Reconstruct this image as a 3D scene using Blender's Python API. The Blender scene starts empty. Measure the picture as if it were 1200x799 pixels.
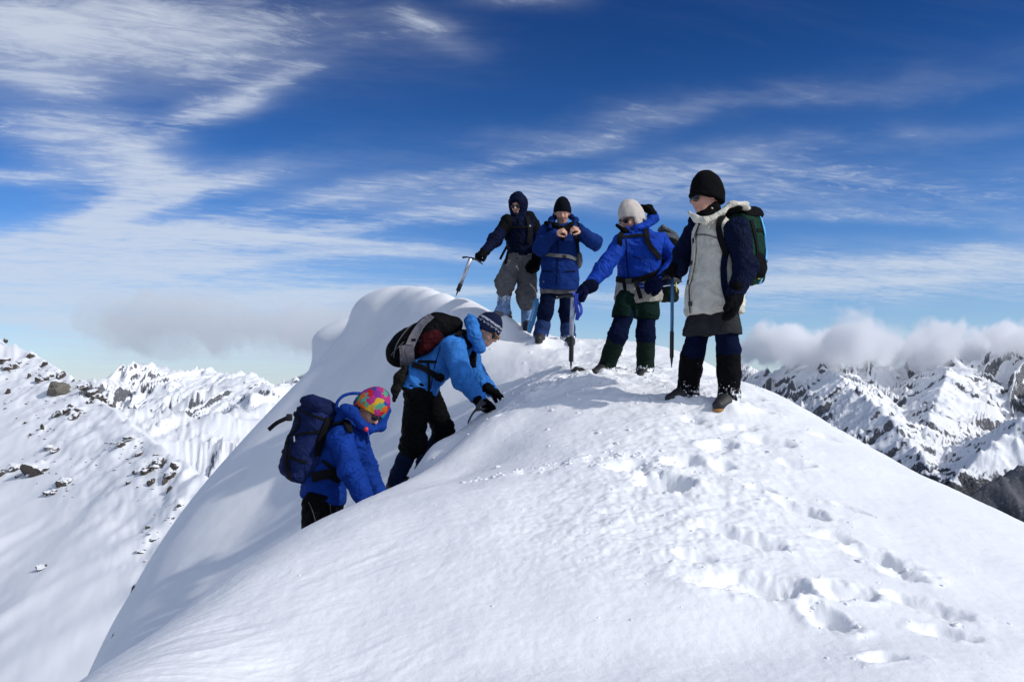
import bpy, math, random
import numpy as np
from mathutils import Vector, Matrix

# ------------------------------------------------------------------ camera
FPX = 942.0                      # focal length in photo pixels (1200 wide)
PITCH = math.atan2(40.5, FPX)    # horizon at photo row 440
sc = bpy.context.scene
COL = sc.collection
cam_d = bpy.data.cameras.new("camera")
cam = bpy.data.objects.new("camera", cam_d)
COL.objects.link(cam)
cam.location = (0, 0, 0)
cam.rotation_euler = (math.pi / 2 + PITCH, 0, 0)
cam_d.sensor_width = 36
cam_d.lens = 36 * FPX / 1200
cam_d.clip_start = 0.05
cam_d.clip_end = 90000
sc.camera = cam

# ------------------------------------------------------------------ light
SUN_DIR = Vector((0.76, -0.34, 0.565)).normalized()
SUN_EL = math.asin(SUN_DIR.z)
SUN_ROT = math.atan2(SUN_DIR.x, SUN_DIR.y)
sun_d = bpy.data.lights.new("sun", 'SUN')
sun_d.energy = 2.72
sun_d.angle = math.radians(0.9)
sun_d.color = (1.0, 0.965, 0.91)
sun = bpy.data.objects.new("sun", sun_d)
COL.objects.link(sun)
sun.rotation_euler = SUN_DIR.to_track_quat('Z', 'Y').to_euler()

sc.render.engine = 'CYCLES'
sc.view_settings.view_transform = 'Standard'
sc.view_settings.look = 'None'
sc.view_settings.exposure = 0.0
sc.view_settings.gamma = 1.0
sc.cycles.max_bounces = 12
sc.cycles.diffuse_bounces = 4
sc.cycles.volume_bounces = 12
sc.cycles.transparent_max_bounces = 8
sc.cycles.use_denoising = True
sc.render.resolution_x = 1024
sc.render.resolution_y = 681


def P(px, py, Y):
    """world point seen at photo pixel (px, py) at distance Y ahead of the camera"""
    u = (px - 600) / FPX
    v = (399.5 - py) / FPX
    c, s = math.cos(PITCH), math.sin(PITCH)
    y = c - v * s
    z = s + v * c
    return np.array([u * Y / y, Y, z * Y / y])


# ------------------------------------------------------------------ node helpers
class NT:
    def __init__(self, tree):
        self.t = tree
        self.n = tree.nodes
        self.l = tree.links

    def new(self, kind, **kw):
        nd = self.n.new(kind)
        for k, v in kw.items():
            setattr(nd, k, v)
        return nd

    def put(self, sock, val):
        if hasattr(val, 'is_output') or isinstance(val, bpy.types.NodeSocket):
            self.l.new(val, sock)
        elif val is not None:
            sock.default_value = val

    def math(self, op, a, b=None, c=None, clamp=False):
        nd = self.new('ShaderNodeMath', operation=op, use_clamp=clamp)
        self.put(nd.inputs[0], a)
        if b is not None: self.put(nd.inputs[1], b)
        if c is not None: self.put(nd.inputs[2], c)
        return nd.outputs[0]

    def vmath(self, op, a, b=None):
        nd = self.new('ShaderNodeVectorMath', operation=op)
        self.put(nd.inputs[0], a)
        if b is not None: self.put(nd.inputs[1], b)
        return nd.outputs['Value'] if op in ('DOT_PRODUCT', 'LENGTH', 'DISTANCE') else nd.outputs[0]

    def noise(self, vec, scale, detail=4, rough=0.5, dist=0.0, lac=2.0, dims='3D'):
        nd = self.new('ShaderNodeTexNoise', noise_dimensions=dims)
        self.put(nd.inputs['Vector'], vec)
        self.put(nd.inputs['Scale'], scale)
        nd.inputs['Detail'].default_value = detail
        nd.inputs['Roughness'].default_value = rough
        nd.inputs['Distortion'].default_value = dist
        nd.inputs['Lacunarity'].default_value = lac
        return nd.outputs[0]

    def smooth(self, x, lo, hi, a=0.0, b=1.0, kind='SMOOTHSTEP'):
        nd = self.new('ShaderNodeMapRange', interpolation_type=kind)
        self.put(nd.inputs['Value'], x)
        nd.inputs['From Min'].default_value = lo
        nd.inputs['From Max'].default_value = hi
        nd.inputs['To Min'].default_value = a
        nd.inputs['To Max'].default_value = b
        return nd.outputs[0]

    def mix(self, fac, a, b, kind='RGBA', blend='MIX'):
        nd = self.new('ShaderNodeMix', data_type=kind)
        if kind == 'RGBA':
            nd.blend_type = blend
            ia, ib, o = nd.inputs[6], nd.inputs[7], nd.outputs[2]
        else:
            ia, ib, o = nd.inputs[2], nd.inputs[3], nd.outputs[0]
        self.put(nd.inputs[0], fac)
        self.put(ia, a if not isinstance(a, tuple) or len(a) == 4 else (*a, 1))
        self.put(ib, b if not isinstance(b, tuple) or len(b) == 4 else (*b, 1))
        return o

    def xyz(self, x, y, z):
        nd = self.new('ShaderNodeCombineXYZ')
        self.put(nd.inputs[0], x); self.put(nd.inputs[1], y); self.put(nd.inputs[2], z)
        return nd.outputs[0]

    def sep(self, v):
        nd = self.new('ShaderNodeSeparateXYZ')
        self.put(nd.inputs[0], v)
        return nd.outputs


# ------------------------------------------------------------------ sky
world = bpy.data.worlds.new("World")
sc.world = world
world.use_nodes = True
W = NT(world.node_tree)
W.n.clear()
wout = W.new('ShaderNodeOutputWorld')
bg = W.new('ShaderNodeBackground')
bg.inputs['Strength'].default_value = 0.15
W.l.new(bg.outputs[0], wout.inputs[0])
sky = W.new('ShaderNodeTexSky', sky_type='NISHITA')
sky.sun_disc = False
sky.sun_elevation = SUN_EL
sky.sun_rotation = SUN_ROT
sky.altitude = 2200
sky.air_density = 1.0
sky.dust_density = 0.15
sky.ozone_density = 2.2
geo = W.new('ShaderNodeTexCoord')
dvec = W.vmath('NORMALIZE', geo.outputs['Generated'])
dx, dy, dz = W.sep(dvec)
# grade of the clear sky: deeper blue overhead, as thin high-mountain air gives
grade = W.new('ShaderNodeHueSaturation')
grade.inputs['Saturation'].default_value = 1.25
W.l.new(sky.outputs[0], grade.inputs['Color'])
skyc = grade.outputs[0]
tint = W.mix(W.smooth(dz, 0.0, 0.20), (.60, .64, .76), (.35, .555, .78))
tint = W.mix(W.smooth(dz, 0.12, 0.46), tint, (.13, .275, .475))
skyc = W.mix(1.0, skyc, tint, blend='MULTIPLY')

# cirrus: a layer far above, seen in perspective (direction projected on a plane)
inv = W.math('DIVIDE', 1.0, W.math('ADD', W.math('MAXIMUM', dz, 0.0), 0.07))
plx = W.math('MULTIPLY', dx, inv)
ply = W.math('MULTIPLY', dy, inv)
# streaks run mostly left-right, fanning out
q1 = W.xyz(W.math('ADD', W.math('MULTIPLY', plx, 0.42), W.math('MULTIPLY', ply, 0.10)),
           W.math('ADD', W.math('MULTIPLY', ply, 1.5), W.math('MULTIPLY', plx, -0.45)), 3.3)
n_streak = W.noise(q1, 1.25, 9, 0.62, 0.55)
n_fine = W.noise(W.xyz(W.math('MULTIPLY', plx, 2.2), W.math('MULTIPLY', ply, 4.5), 8.0), 2.4, 8, 0.62, 0.9)
n_big = W.noise(W.xyz(plx, ply, 1.7), 0.55, 3, 0.5, 0.3)
# tangent coordinates in front of the viewer, for where the cloud banks lie
front = W.math('MAXIMUM', dy, 0.05)
tu = W.math('DIVIDE', dx, front)
tv = W.math('DIVIDE', dz, front)
wu = W.math('MULTIPLY', W.math('SUBTRACT', W.noise(W.xyz(W.math('MULTIPLY', tu, 2.0), W.math('MULTIPLY', tv, 5.0), 5.5), 1.6, 5, 0.55), 0.5), 0.55)
wv = W.math('MULTIPLY', W.math('SUBTRACT', W.noise(W.xyz(W.math('MULTIPLY', tu, 2.0), W.math('MULTIPLY', tv, 5.0), 9.5), 1.6, 5, 0.55), 0.5), 0.16)


def px_uv(px, py):
    p = P(px, py, 1.0)
    return p[0], p[2]


def bank(px, py, rx, ry, ang, strength, warp=1.0):
    u0, v0 = px_uv(px, py)
    ca, sa = math.cos(math.radians(ang)), math.sin(math.radians(ang))
    uu = W.math('SUBTRACT', W.math('ADD', tu, W.math('MULTIPLY', wu, warp)), u0)
    vv = W.math('SUBTRACT', W.math('ADD', tv, W.math('MULTIPLY', wv, warp)), v0)
    a = W.math('ADD', W.math('MULTIPLY', uu, ca * FPX / rx), W.math('MULTIPLY', vv, sa * FPX / rx))
    b = W.math('SUBTRACT', W.math('MULTIPLY', vv, ca * FPX / ry), W.math('MULTIPLY', uu, sa * FPX / ry))
    r2 = W.math('ADD', W.math('MULTIPLY', a, a), W.math('MULTIPLY', b, b))
    g = W.math('POWER', 2.7183, W.math('MULTIPLY', r2, -1.0))
    return W.math('MULTIPLY', g, strength)


banks = [
    # px, py, rx, ry, angle, strength
    (110, 28, 270, 58, -2, 1.2, 0.5), (45, 145, 95, 28, -8, .85, .5), (255, 128, 105, 20, 20, .95, .4), (40, 92, 90, 14, -8, .6, .5),
    (505, 40, 55, 24, -20, .75, .5), (130, 212, 85, 40, -15, 1.1, .6), (180, 238, 150, 18, 14, 1.1, .4), (10, 205, 50, 10, 0, .6, .4),
    (90, 288, 210, 19, 3, .95, .4), (60, 340, 320, 52, 0, 1.35, .4), (300, 400, 170, 34, 4, 1.55, .6), (170, 375, 150, 30, -6, 1.2, .7),
    (620, 225, 420, 24, 8, .40, .5), (1000, 215, 330, 26, 0, .60, .5), (700, 150, 420, 22, 9, .20, .8),
    (420, 290, 130, 11, -3, .7, .5), (1120, 310, 330, 26, 3, 1.1, .4), (1050, 352, 400, 13, 1, .6, .4),
    (560, 345, 400, 8, 1, .5, .3), (470, 262, 260, 9, 9, .55, .6), (780, 190, 330, 12, 5, .32, .8), (860, 128, 300, 12, 8, .16, .8), (330, 305, 200, 8, 2, .6, .4), (1050, 250, 260, 9, -2, .5, .5), (960, 335, 300, 7, 1, .6, .4), (560, 190, 220, 9, 12, .42, .6), (620, 5, 60, 14, 0, .4, .4), (380, 240, 120, 12, 12, .45, .4),
]
tot = None
for b_ in banks:
    g_ = bank(*b_)
    tot = g_ if tot is None else W.math('ADD', tot, g_)
# unseen cloud behind the viewer, added heavier to lift the ambient light
behind = W.math('MULTIPLY', W.smooth(dy, 0.35, -0.05), W.smooth(n_big, 0.30, 0.60, 0.45, 1.05))
tot = W.math('ADD', W.math('MULTIPLY', tot, W.smooth(dy, 0.02, 0.3)), behind)
tot = W.math('MULTIPLY', tot, W.smooth(dz, -0.02, 0.01))
veil = W.math('ADD', W.math('MULTIPLY', n_streak, 0.75), W.math('MULTIPLY', n_fine, 0.45))
n_wisp = W.noise(W.xyz(W.math('ADD', W.math('MULTIPLY', plx, 1.2), W.math('MULTIPLY', ply, .5)), W.math('SUBTRACT', W.math('MULTIPLY', ply, 3.2), W.math('MULTIPLY', plx, 1.3)), 2.1), 3.2, 10, 0.70, 1.2)
kk = W.math('MULTIPLY', W.math('MINIMUM', tot, 1.25), 0.80)
kk = W.math('ADD', kk, W.math('MULTIPLY', W.math('SUBTRACT', veil, 0.60), 1.5))
kk = W.math('ADD', kk, W.math('MULTIPLY', W.math('SUBTRACT', n_wisp, 0.5), 1.1))
cl = W.math('MULTIPLY', W.smooth(kk, 0.08, 1.15, 0, 1), W.smooth(tot, 0.02, 0.30))
cl = W.math('MULTIPLY', cl, 0.84)
soft = W.math('MULTIPLY', W.math('MINIMUM', tot, 1.0), W.smooth(W.math('ADD', n_streak, W.math('MULTIPLY', n_fine, .3)), .42, .92, .08, .75))
cl = W.math('MAXIMUM', cl, soft)
faint = W.math('MULTIPLY', W.smooth(n_streak, 0.48, 0.75), 0.03)
cl = W.math('MAXIMUM', cl, faint)
ph = W.math('POWER', W.math('MAXIMUM', W.vmath('DOT_PRODUCT', dvec, tuple(SUN_DIR)), 0.0), 5.0)   # cirrus glows towards the sun, boosted for more ambient light
cc = W.vmath('MULTIPLY', W.xyz(4.3, 4.75, 5.5), W.xyz(*[W.math('ADD', 1.0, W.math('MULTIPLY', ph, 2.6))] * 3))
skyc = W.mix(cl, skyc, cc)
# milky band just over the horizon
hz = W.math('POWER', 2.7183, W.math('MULTIPLY', W.math('ABSOLUTE', dz), -13.0))
skyc = W.mix(W.math('MULTIPLY', hz, 0.55), skyc, (2.7, 3.75, 4.95))
W.l.new(skyc, bg.inputs[0])


# ------------------------------------------------------------------ object helpers
def tag(o, label=None, cat=None, group=None, kind=None):
    if label: o['label'] = label
    if cat: o['category'] = cat
    if group: o['group'] = group
    if kind: o['kind'] = kind
    return o


def empty(name, loc, label=None, cat=None, group=None):
    o = bpy.data.objects.new(name, None)
    COL.objects.link(o)
    o.location = Vector([float(c) for c in loc])
    o.empty_display_size = 0.2
    return tag(o, label, cat, group)


def link_mesh(name, verts, faces, mat=None, parent=None, smooth=True, quads=True):
    """verts Nx3 in WORLD space; faces an int array (Nx4 / Nx3) or a list"""
    me = bpy.data.meshes.new(name)
    verts = np.asarray(verts, dtype=np.float64)
    root = None
    if parent is not None:
        root = parent
        off = np.zeros(3)
        while root is not None:
            off += np.array(root.location)
            root = root.parent
        verts = verts - off
    if isinstance(faces, np.ndarray):
        nf, k = faces.shape
        me.vertices.add(len(verts))
        me.vertices.foreach_set('co', verts.astype(np.float32).ravel())
        me.loops.add(nf * k)
        me.loops.foreach_set('vertex_index', faces.astype(np.int32).ravel())
        me.polygons.add(nf)
        me.polygons.foreach_set('loop_start', np.arange(0, nf * k, k, dtype=np.int32))
        me.update(calc_edges=True)
    else:
        me.from_pydata([tuple(v) for v in verts], [], faces)
        me.update()
    me.polygons.foreach_set('use_smooth', np.full(len(me.polygons), bool(smooth)))
    if mat is not None:
        me.materials.append(mat)
    o = bpy.data.objects.new(name, me)
    COL.objects.link(o)
    if parent is not None:
        o.parent = parent
    return o
# ------------------------------------------------------------------ numpy noise
_rng = np.random.RandomState(7)
_perm = _rng.permutation(4096).astype(np.int64)
_ga = _rng.rand(4096) * 2 * np.pi
_gx, _gy = np.cos(_ga), np.sin(_ga)
_val = _rng.rand(4096) * 2 - 1


def perlin(x, y, seed=0):
    xi = np.floor(x).astype(np.int64); yi = np.floor(y).astype(np.int64)
    xf = x - xi; yf = y - yi
    u = xf * xf * xf * (xf * (xf * 6 - 15) + 10)
    v = yf * yf * yf * (yf * (yf * 6 - 15) + 10)

    def g(ix, iy, fx, fy):
        h = _perm[(_perm[(ix + seed * 131) & 4095] + iy * 7 + seed) & 4095]
        return _gx[h] * fx + _gy[h] * fy
    a = g(xi, yi, xf, yf); b = g(xi + 1, yi, xf - 1, yf)
    c = g(xi, yi + 1, xf, yf - 1); d = g(xi + 1, yi + 1, xf - 1, yf - 1)
    return ((a + (b - a) * u) * (1 - v) + (c + (d - c) * u) * v) * 1.5


def fbm(x, y, octv=5, seed=0, gain=0.5):
    s = 0; a = 1.0
    for i in range(octv):
        s = s + a * perlin(x, y, seed + i * 3)
        x = x * 2.03 + 11.3; y = y * 2.03 - 7.7; a *= gain
    return s


def ridged(x, y, octv=6, seed=0, gain=0.55):
    s = 0; a = 1.0; w = 1.0
    for i in range(octv):
        n = 1 - np.abs(perlin(x, y, seed + i * 5)) * 1.6
        n = np.clip(n, 0, 1) ** 2
        s = s + a * n * w
        w = np.clip(n * 1.4, 0.15, 1)
        x = x * 2.07 + 5.1; y = y * 2.07 + 9.2; a *= gain
    return s


def perlin3(p, seed=0):
    """value noise in 3-D on Nx3 points"""
    pi = np.floor(p).astype(np.int64)
    f = p - pi
    f = f * f * (3 - 2 * f)
    out = 0
    for dx_ in (0, 1):
        for dy_ in (0, 1):
            for dz_ in (0, 1):
                h = _perm[(_perm[(_perm[(pi[:, 0] + dx_ + seed * 57) & 4095] + pi[:, 1] + dy_) & 4095] + pi[:, 2] + dz_) & 4095]
                w = (f[:, 0] if dx_ else 1 - f[:, 0]) * (f[:, 1] if dy_ else 1 - f[:, 1]) * (f[:, 2] if dz_ else 1 - f[:, 2])
                out = out + w * _val[h]
    return out


def sstep(x, a, b):
    t = np.clip((x - a) / (b - a), 0, 1)
    return t * t * (3 - 2 * t)


# ------------------------------------------------------------------ near ridge
C = []       # control points (x, y, z)


def cp(px, py, Y):
    p = P(px, py, Y); C.append(tuple(p)); return p


def cw(x, y, z):
    C.append((x, y, z))


# left rim of the near ridge, with the fall behind it
rim = [(60, 835, 2.35), (100, 800, 2.75), (200, 738, 3.3), (275, 674, 3.8), (340, 634, 4.2), (400, 600, 4.6), (560, 497, 6.2), (610, 470, 6.5)]
for (a, b, Y) in rim:
    p = cp(a, b, Y)
    k = {True: 1.0, False: 0.45}[Y < 5.3]
    n = np.array([-0.75, 0.66])
    cw(p[0] + n[0] * .5, p[1] + n[1] * .5, p[2] - .27 * k)
    if Y < 5.2: cw(p[0] + n[0] * 1.3, p[1] + n[1] * 1.3, p[2] - 1.05 * k)
# ridge top, seen from above
for q in [(600, 799, 2.6), (900, 799, 2.6), (1190, 799, 2.62), (330, 799, 2.75), (600, 600, 4.0), (800, 600, 4.0), (450, 640, 3.75), (540, 560, 5.2), (580, 525, 5.6), (475, 563, 5.6), (500, 549, 5.8), (452, 577, 5.45), (530, 524, 6.0), (430, 587, 5.25), (500, 558, 6.3), (528, 534, 6.4), (558, 503, 6.6),
          (1020, 620, 4.0), (1150, 660, 3.8), (700, 500, 5.4), (900, 505, 5.2), (620, 520, 5.3), (805, 467, 5.95), (852, 474, 5.75),
          (710, 436, 7.2), (755, 443, 7.1), (668, 436, 7.0), (640, 452, 6.6), (770, 421, 8.4)]:
    cp(*q)
cw(0, 0, -1.62); cw(1.5, 0, -1.62); cw(-1.5, 0, -1.95); cw(0.3, -4, -2.4); cw(4, -4, -3.4); cw(-4, -4, -4.4)
# right rim
rrim = [(872, 447, 7.0), (925, 467, 6.6), (1000, 513, 5.9), (1100, 567, 5.2), (1200, 614, 4.7), (1300, 665, 4.3)]
for (a, b, Y) in rrim:
    p = cp(a, b, Y)
    cw(p[0] + .45, p[1] + .35, p[2] - .3)
    cw(p[0] + 1.6, p[1] + 1.2, p[2] - 1.7)
cw(6.5, 5, -4.6); cw(7, 0, -4.5); cw(6, 10, -5)
# far summit skyline
for (a, b, Y) in [(560, 356, 10.4), (580, 368, 10.1), (597, 376, 9.9), (618, 387, 9.7), (634, 397, 9.4), (667, 401, 9.2), (715, 400, 10.0), (770, 406, 9.6), (830, 424, 8.6)]:
    p = cp(a, b, Y)
for (a, b, Y) in [(560, 353, 10.6), (640, 397, 10.6), (715, 400, 10.2), (770, 406, 10.0), (830, 424, 9.2)]:
    p = P(a, b, Y)
    cw(p[0] + .35, p[1] + 1.0, p[2] - .45); cw(p[0] + 1.0, p[1] + 2.8, p[2] - 2.2)
for (a, b, Y, dz_) in [(575, 366, 11.3, -.25), (610, 384, 11.2, -.3), (545, 350, 12.0, -.2), (640, 398, 10.6, -.2)]:
    p = P(a, b, Y); cw(p[0], p[1], p[2] + dz_)
# cornice
for q in [(535, 347, 10.6), (520, 341, 11.6), (500, 339, 12.5), (480, 339, 13.3), (460, 341, 14.0), (445, 345, 14.6), (440, 395, 13.0), (425, 372, 14.4), (490, 348, 12.4), (455, 360, 13.6), (540, 370, 9.9), (515, 390, 10.0)]:
    cp(*q)
p = P(480, 338, 13.6); cw(p[0] + .6, p[1] + 1.3, p[2] - .5); cw(p[0] + 1.5, p[1] + 3.5, p[2] - 2.5)
# bowl behind the near ridge
for q in [(395, 712, 6.0), (462, 588, 7.1), (495, 566, 7.0), (540, 512, 7.0), (560, 455, 8.5), (600, 425, 8.6), (520, 500, 8.1), (300, 600, 10.1), (400, 505, 10.6),
          (450, 440, 11.0), (500, 410, 10.2), (560, 395, 9.4), (350, 650, 7.5), (240, 690, 8.6), (180, 770, 7.6)]:
    cp(*q)
# left edge of the bowl wall
edge = [(100, 800, 8.0), (125, 758, 9.0), (150, 702, 10.3), (190, 632, 12.0), (240, 570, 13.6), (300, 510, 15.0), (355, 458, 16.2)]
for (a, b, Y) in edge:
    p = cp(a, b, Y)
    cw(p[0] - .45, p[1] + .3, p[2] - .62)
    cw(p[0] - 1.9, p[1] + 1.2, p[2] - 3.4)
cp(60, 880, 6.8)
p = cp(390, 386, 17.4)
cp(412, 381, 16.8)
cw(p[0] - .3, p[1] + .1, p[2] - .5); cw(p[0] - 1.4, p[1] + .6, p[2] - 3.0); cw(p[0] + .8, p[1] + 2.2, p[2] - 1.6)
C = np.array(C)


def _U(r2):
    return 0.5 * r2 * np.log(r2 + 1e-9)


_n = len(C)
_K = _U(((C[:, None, :2] - C[None, :, :2]) ** 2).sum(-1)) + np.eye(_n) * 0.035
_Pm = np.hstack([np.ones((_n, 1)), C[:, :2]])
_A = np.block([[_K, _Pm], [_Pm.T, np.zeros((3, 3))]])
_w = np.linalg.solve(_A, np.concatenate([C[:, 2], np.zeros(3)]))


def base_near(x, y):
    x = np.asarray(x, float); y = np.asarray(y, float)
    # outside the modelled patch clamp the query, then fall away
    r = np.hypot(x, y - 6)
    s = np.minimum(1, 15.5 / np.maximum(r, 1e-6))
    xc, yc = x * s, 6 + (y - 6) * s
    z = _w[-3] + _w[-2] * xc + _w[-1] * yc
    for i in range(_n):
        z = z + _w[i] * _U((xc - C[i, 0]) ** 2 + (yc - C[i, 1]) ** 2)
    return z - np.maximum(0, r - 15.5) * 0.95


def lobe(x, y, cx, cy, a, b, ang):
    ca, sa = math.cos(ang), math.sin(ang)
    u = ((x - cx) * ca + (y - cy) * sa) / a
    v = (-(x - cx) * sa + (y - cy) * ca) / b
    return u, v


def hit_base(px, py, fn=None, Y0=2.0, Y1=14.0):
    """distance at which the sight line through (px,py) meets the near snow"""
    Ys = np.linspace(Y0, Y1, 900)
    pts = np.array([P(px, py, Y) for Y in Ys])
    h = (fn or base_near)(pts[:, 0], pts[:, 1])
    k = np.argmax(pts[:, 2] < h)
    return pts[k] if pts[k, 2] < h[k] else pts[-1]


# holes and prints, as photo pixel centre, half length, half width (m), heading (deg), depth
PITS = [
    (776, 563, .17, .13, -40, .13), (738, 545, .14, .085, 5, .07), (800, 540, .12, .08, -10, .05), (868, 630, .22, .075, -28, .075),
    (964, 716, .10, .075, -50, .065), (868, 682, .26, .10, -4, .055), (1030, 652, .17, .08, -30, .06), (1080, 705, .17, .07, -30, .045),
    (940, 595, .15, .06, -35, .075), (975, 628, .10, .06, -20, .03), (845, 545, .10, .07, 20, .06), (893, 572, .10, .06, -30, .05),
    (905, 515, .14, .07, -15, .05), (930, 540, .10, .07, 0, .05), (865, 500, .12, .06, 0, .05), (1000, 595, .10, .04, -30, .04),
    (720, 598, .08, .05, 0, .02), (840, 520, .13, .09, 30, .05), (812, 490, .10, .07, 0, .05), (775, 468, .12, .09, 10, .06),
    (742, 470, .10, .06, 0, .035), (700, 455, .12, .05, 10, .035), (815, 468, .16, .08, 70, .10), (790, 447, .14, .10, 30, .08), (735, 432, .16, .07, 10, .05),
    (762, 432, .12, .08, 0, .05), (655, 428, .15, .06, 0, .04), (690, 425, .14, .06, 0, .05), (620, 440, .12, .05, 20, .03),
    (700, 412, .2, .07, 0, .05), (740, 415, .2, .07, 0, .05), (650, 405, .2, .08, 0, .06), (868, 478, .10, .06, 0, .05), (880, 462, .12, .06, 0, .05),
    (895, 482, .1, .05, 0, .04), (600, 388, .25, .08, 0, .05), (960, 510, .1, .05, 0, .03), (1058, 670, .10, .06, -20, .04), (990, 690, .13, .08, 10, .05),
    (905, 690, .16, .08, 0, .06), (1110, 735, .10, .05, 0, .03), (1040, 770, .11, .05, 0, .03), (820, 655, .10, .06, 0, .04),
]
_pitw = []
for (a, b, L, Wd, ang, dep) in PITS:
    q = hit_base(a, b)
    _pitw.append((q[0], q[1], L, Wd, math.radians(ang), dep))


# snow packed round each boot: photo pixel of the ankle and its distance
FEET = [(854, 463, 5.67), (806, 456, 5.89), (756, 433, 7.1), (711, 428, 7.08), (666, 395, 9.2), (634, 391, 9.15), (619, 377, 9.73), (588, 364, 9.58)]
_feet = [tuple(P(*q)) for q in FEET]


def near_height(x, y):
    z = base_near(x, y)
    d = np.hypot(x, y - 4)
    near = 1 - sstep(d, 8, 14)
    # broad wind-shaped undulation
    z = z + near * (0.022 * fbm(x * .9 + 3, y * .7, 3, 11) + 0.004 * fbm(x * 3.1, y * 3.0, 3, 17))
    # wind ripples on the left flank, running up the slope
    u = x * .86 + y * .5
    v = -x * .5 + y * .86
    left = sstep(-x, -0.35, .9) * near * (1 - sstep(y, 5.6, 6.6))
    rp = 1 - np.abs(perlin(u * 1.6 + .4 * fbm(x, y, 2, 3), v * 7.0 + 1.3 * fbm(x * .8, y * .8, 3, 121), 23))
    rp2 = 1 - np.abs(perlin(u * 4 + fbm(x * 2, y * 2, 2, 5), v * 17.0, 29))
    z = z + left * (0.0038 * rp ** 3 + 0.0022 * rp2 ** 2) * np.clip(.5 + 1.2 * fbm(x * 1.3, y * 1.3, 2, 119), 0, 1.4)
    # dip across the very front
    dq = (y - (2.72 + 0.16 * x)) / 0.22
    z = z - 0.030 * np.exp(-dq * dq) * sstep(x, -1.0, 0.2) * (1 - sstep(x, 1.2, 2.0))
    dq = (y - (2.58 + 0.10 * x)) / 0.10
    # trampled ground: lumpy along the track
    tx = 0.95 + 0.22 * np.sin(y * 1.3) + 0.10 * (y - 4) - .35 * sstep(y, 6, 8)
    tr = np.exp(-((x - tx) / 0.75) ** 2) * near * sstep(y, 2.9, 3.9) * (1 - sstep(y, 9.3, 10))
    l1 = fbm(x * 5.2, y * 5.2, 4, 31)
    l2 = np.abs(fbm(x * 11, y * 11, 3, 37))
    z = z + tr * (0.012 * l1 + 0.010 * l2 + .007 * np.abs(fbm(x * 24, y * 24, 3, 38)) - .008)
    # summit churn round the standing people
    sm = np.exp(-(((x - .9) / 1.1) ** 2 + ((y - 7.3) / 1.25) ** 2))
    z = z + sm * (0.03 * fbm(x * 3.4, y * 3.4, 5, 41, .55) + .01)
    # line of kicked lumps across the left shoulder
    ly = 4.75 - 0.05 * (x - 0) + .06 * np.sin(x * 3.2) + .04 * fbm(x * 3, y * 0 + 2, 2, 43)
    ln = np.exp(-((y - ly) / 0.055) ** 2) * sstep(x, -.35, .0) * (1 - sstep(x, .75, 1.0))
    z = z + ln * np.clip(fbm(x * 9, y * 9, 3, 47) + .1, -0.4, .6) * 0.022
    # second, fainter trodden line going up to the axe
    ly = 6.35 + .75 * (x + .1)
    ln = np.exp(-((y - ly) / 0.20) ** 2) * sstep(x, -.35, .0) * (1 - sstep(x, .9, 1.3))
    z = z + ln * (0.05 * fbm(x * 8, y * 8, 4, 53, .6))
    # holes
    wx = 0.04 * fbm(x * 5, y * 5, 2, 61); wy = 0.04 * fbm(x * 5, y * 5, 2, 67)
    for (cx, cy, L, Wd, ang, dep) in _pitw:
        m = (np.abs(x - cx) < .8) & (np.abs(y - cy) < .8)
        if not m.any(): continue
        uu, vv = lobe(x[m] + wx[m], y[m] + wy[m], cx, cy, L, Wd, ang)
        rr = np.sqrt(uu * uu + vv * vv)
        rough = fbm(x[m] * 16, y[m] * 16, 3, 71)
        rr = rr * (1 + .10 * rough)
        pit = -dep * (1 - sstep(rr, 0.25, 1.15)) * (1 + .06 * rough)
        rimh = dep * 0.16 * np.exp(-((rr - 1.25) / .28) ** 2) * np.clip(.35 + 1.0 * fbm(x[m] * 7, y[m] * 7, 3, 73), 0, 1.6)
        inn = 1 - sstep(rr, .9, 1.5)
        z[m] = z[m] + pit + rimh + inn * dep * (.10 * fbm(x[m] * 30, y[m] * 30, 3, 74) + .07 * np.abs(fbm(x[m] * 55, y[m] * 55, 2, 76)))
    for (cx, cy, cz) in _feet:
        m = (np.abs(x - cx) < .5) & (np.abs(y - cy) < .5)
        if not m.any(): continue
        d2 = (x[m] - cx) ** 2 + (y[m] - cy) ** 2
        w_ = np.exp(-d2 / .16 ** 2) 
        tgt = cz - .035 + .030 * fbm(x[m] * 9, y[m] * 9, 3, 77) + .035 * np.exp(-((np.sqrt(d2) - .15) / .05) ** 2)
        z[m] = z[m] + w_ * (tgt - z[m])
    # fine grain
    z = z + near * (0.0013 * fbm(x * 22, y * 22, 3, 79) + 0.0006 * fbm(x * 60, y * 60, 2, 83))
    return z


def polar_sheet(name, az, rr, hfun, mat, warp=None, label=None):
    A, R = np.meshgrid(np.radians(az), rr)
    x = (R * np.sin(A)).ravel(); y = (R * np.cos(A)).ravel()
    z = hfun(x, y)
    if warp is not None:
        x, y, z = warp(x, y, z)
    nr, na = A.shape
    idx = np.arange(nr * na).reshape(nr, na)
    f = np.stack([idx[:-1, :-1], idx[:-1, 1:], idx[1:, 1:], idx[1:, :-1]], -1).reshape(-1, 4)
    o = link_mesh(name, np.stack([x, y, z], 1), f, mat)
    o['kind'] = 'structure'
    return o


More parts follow.
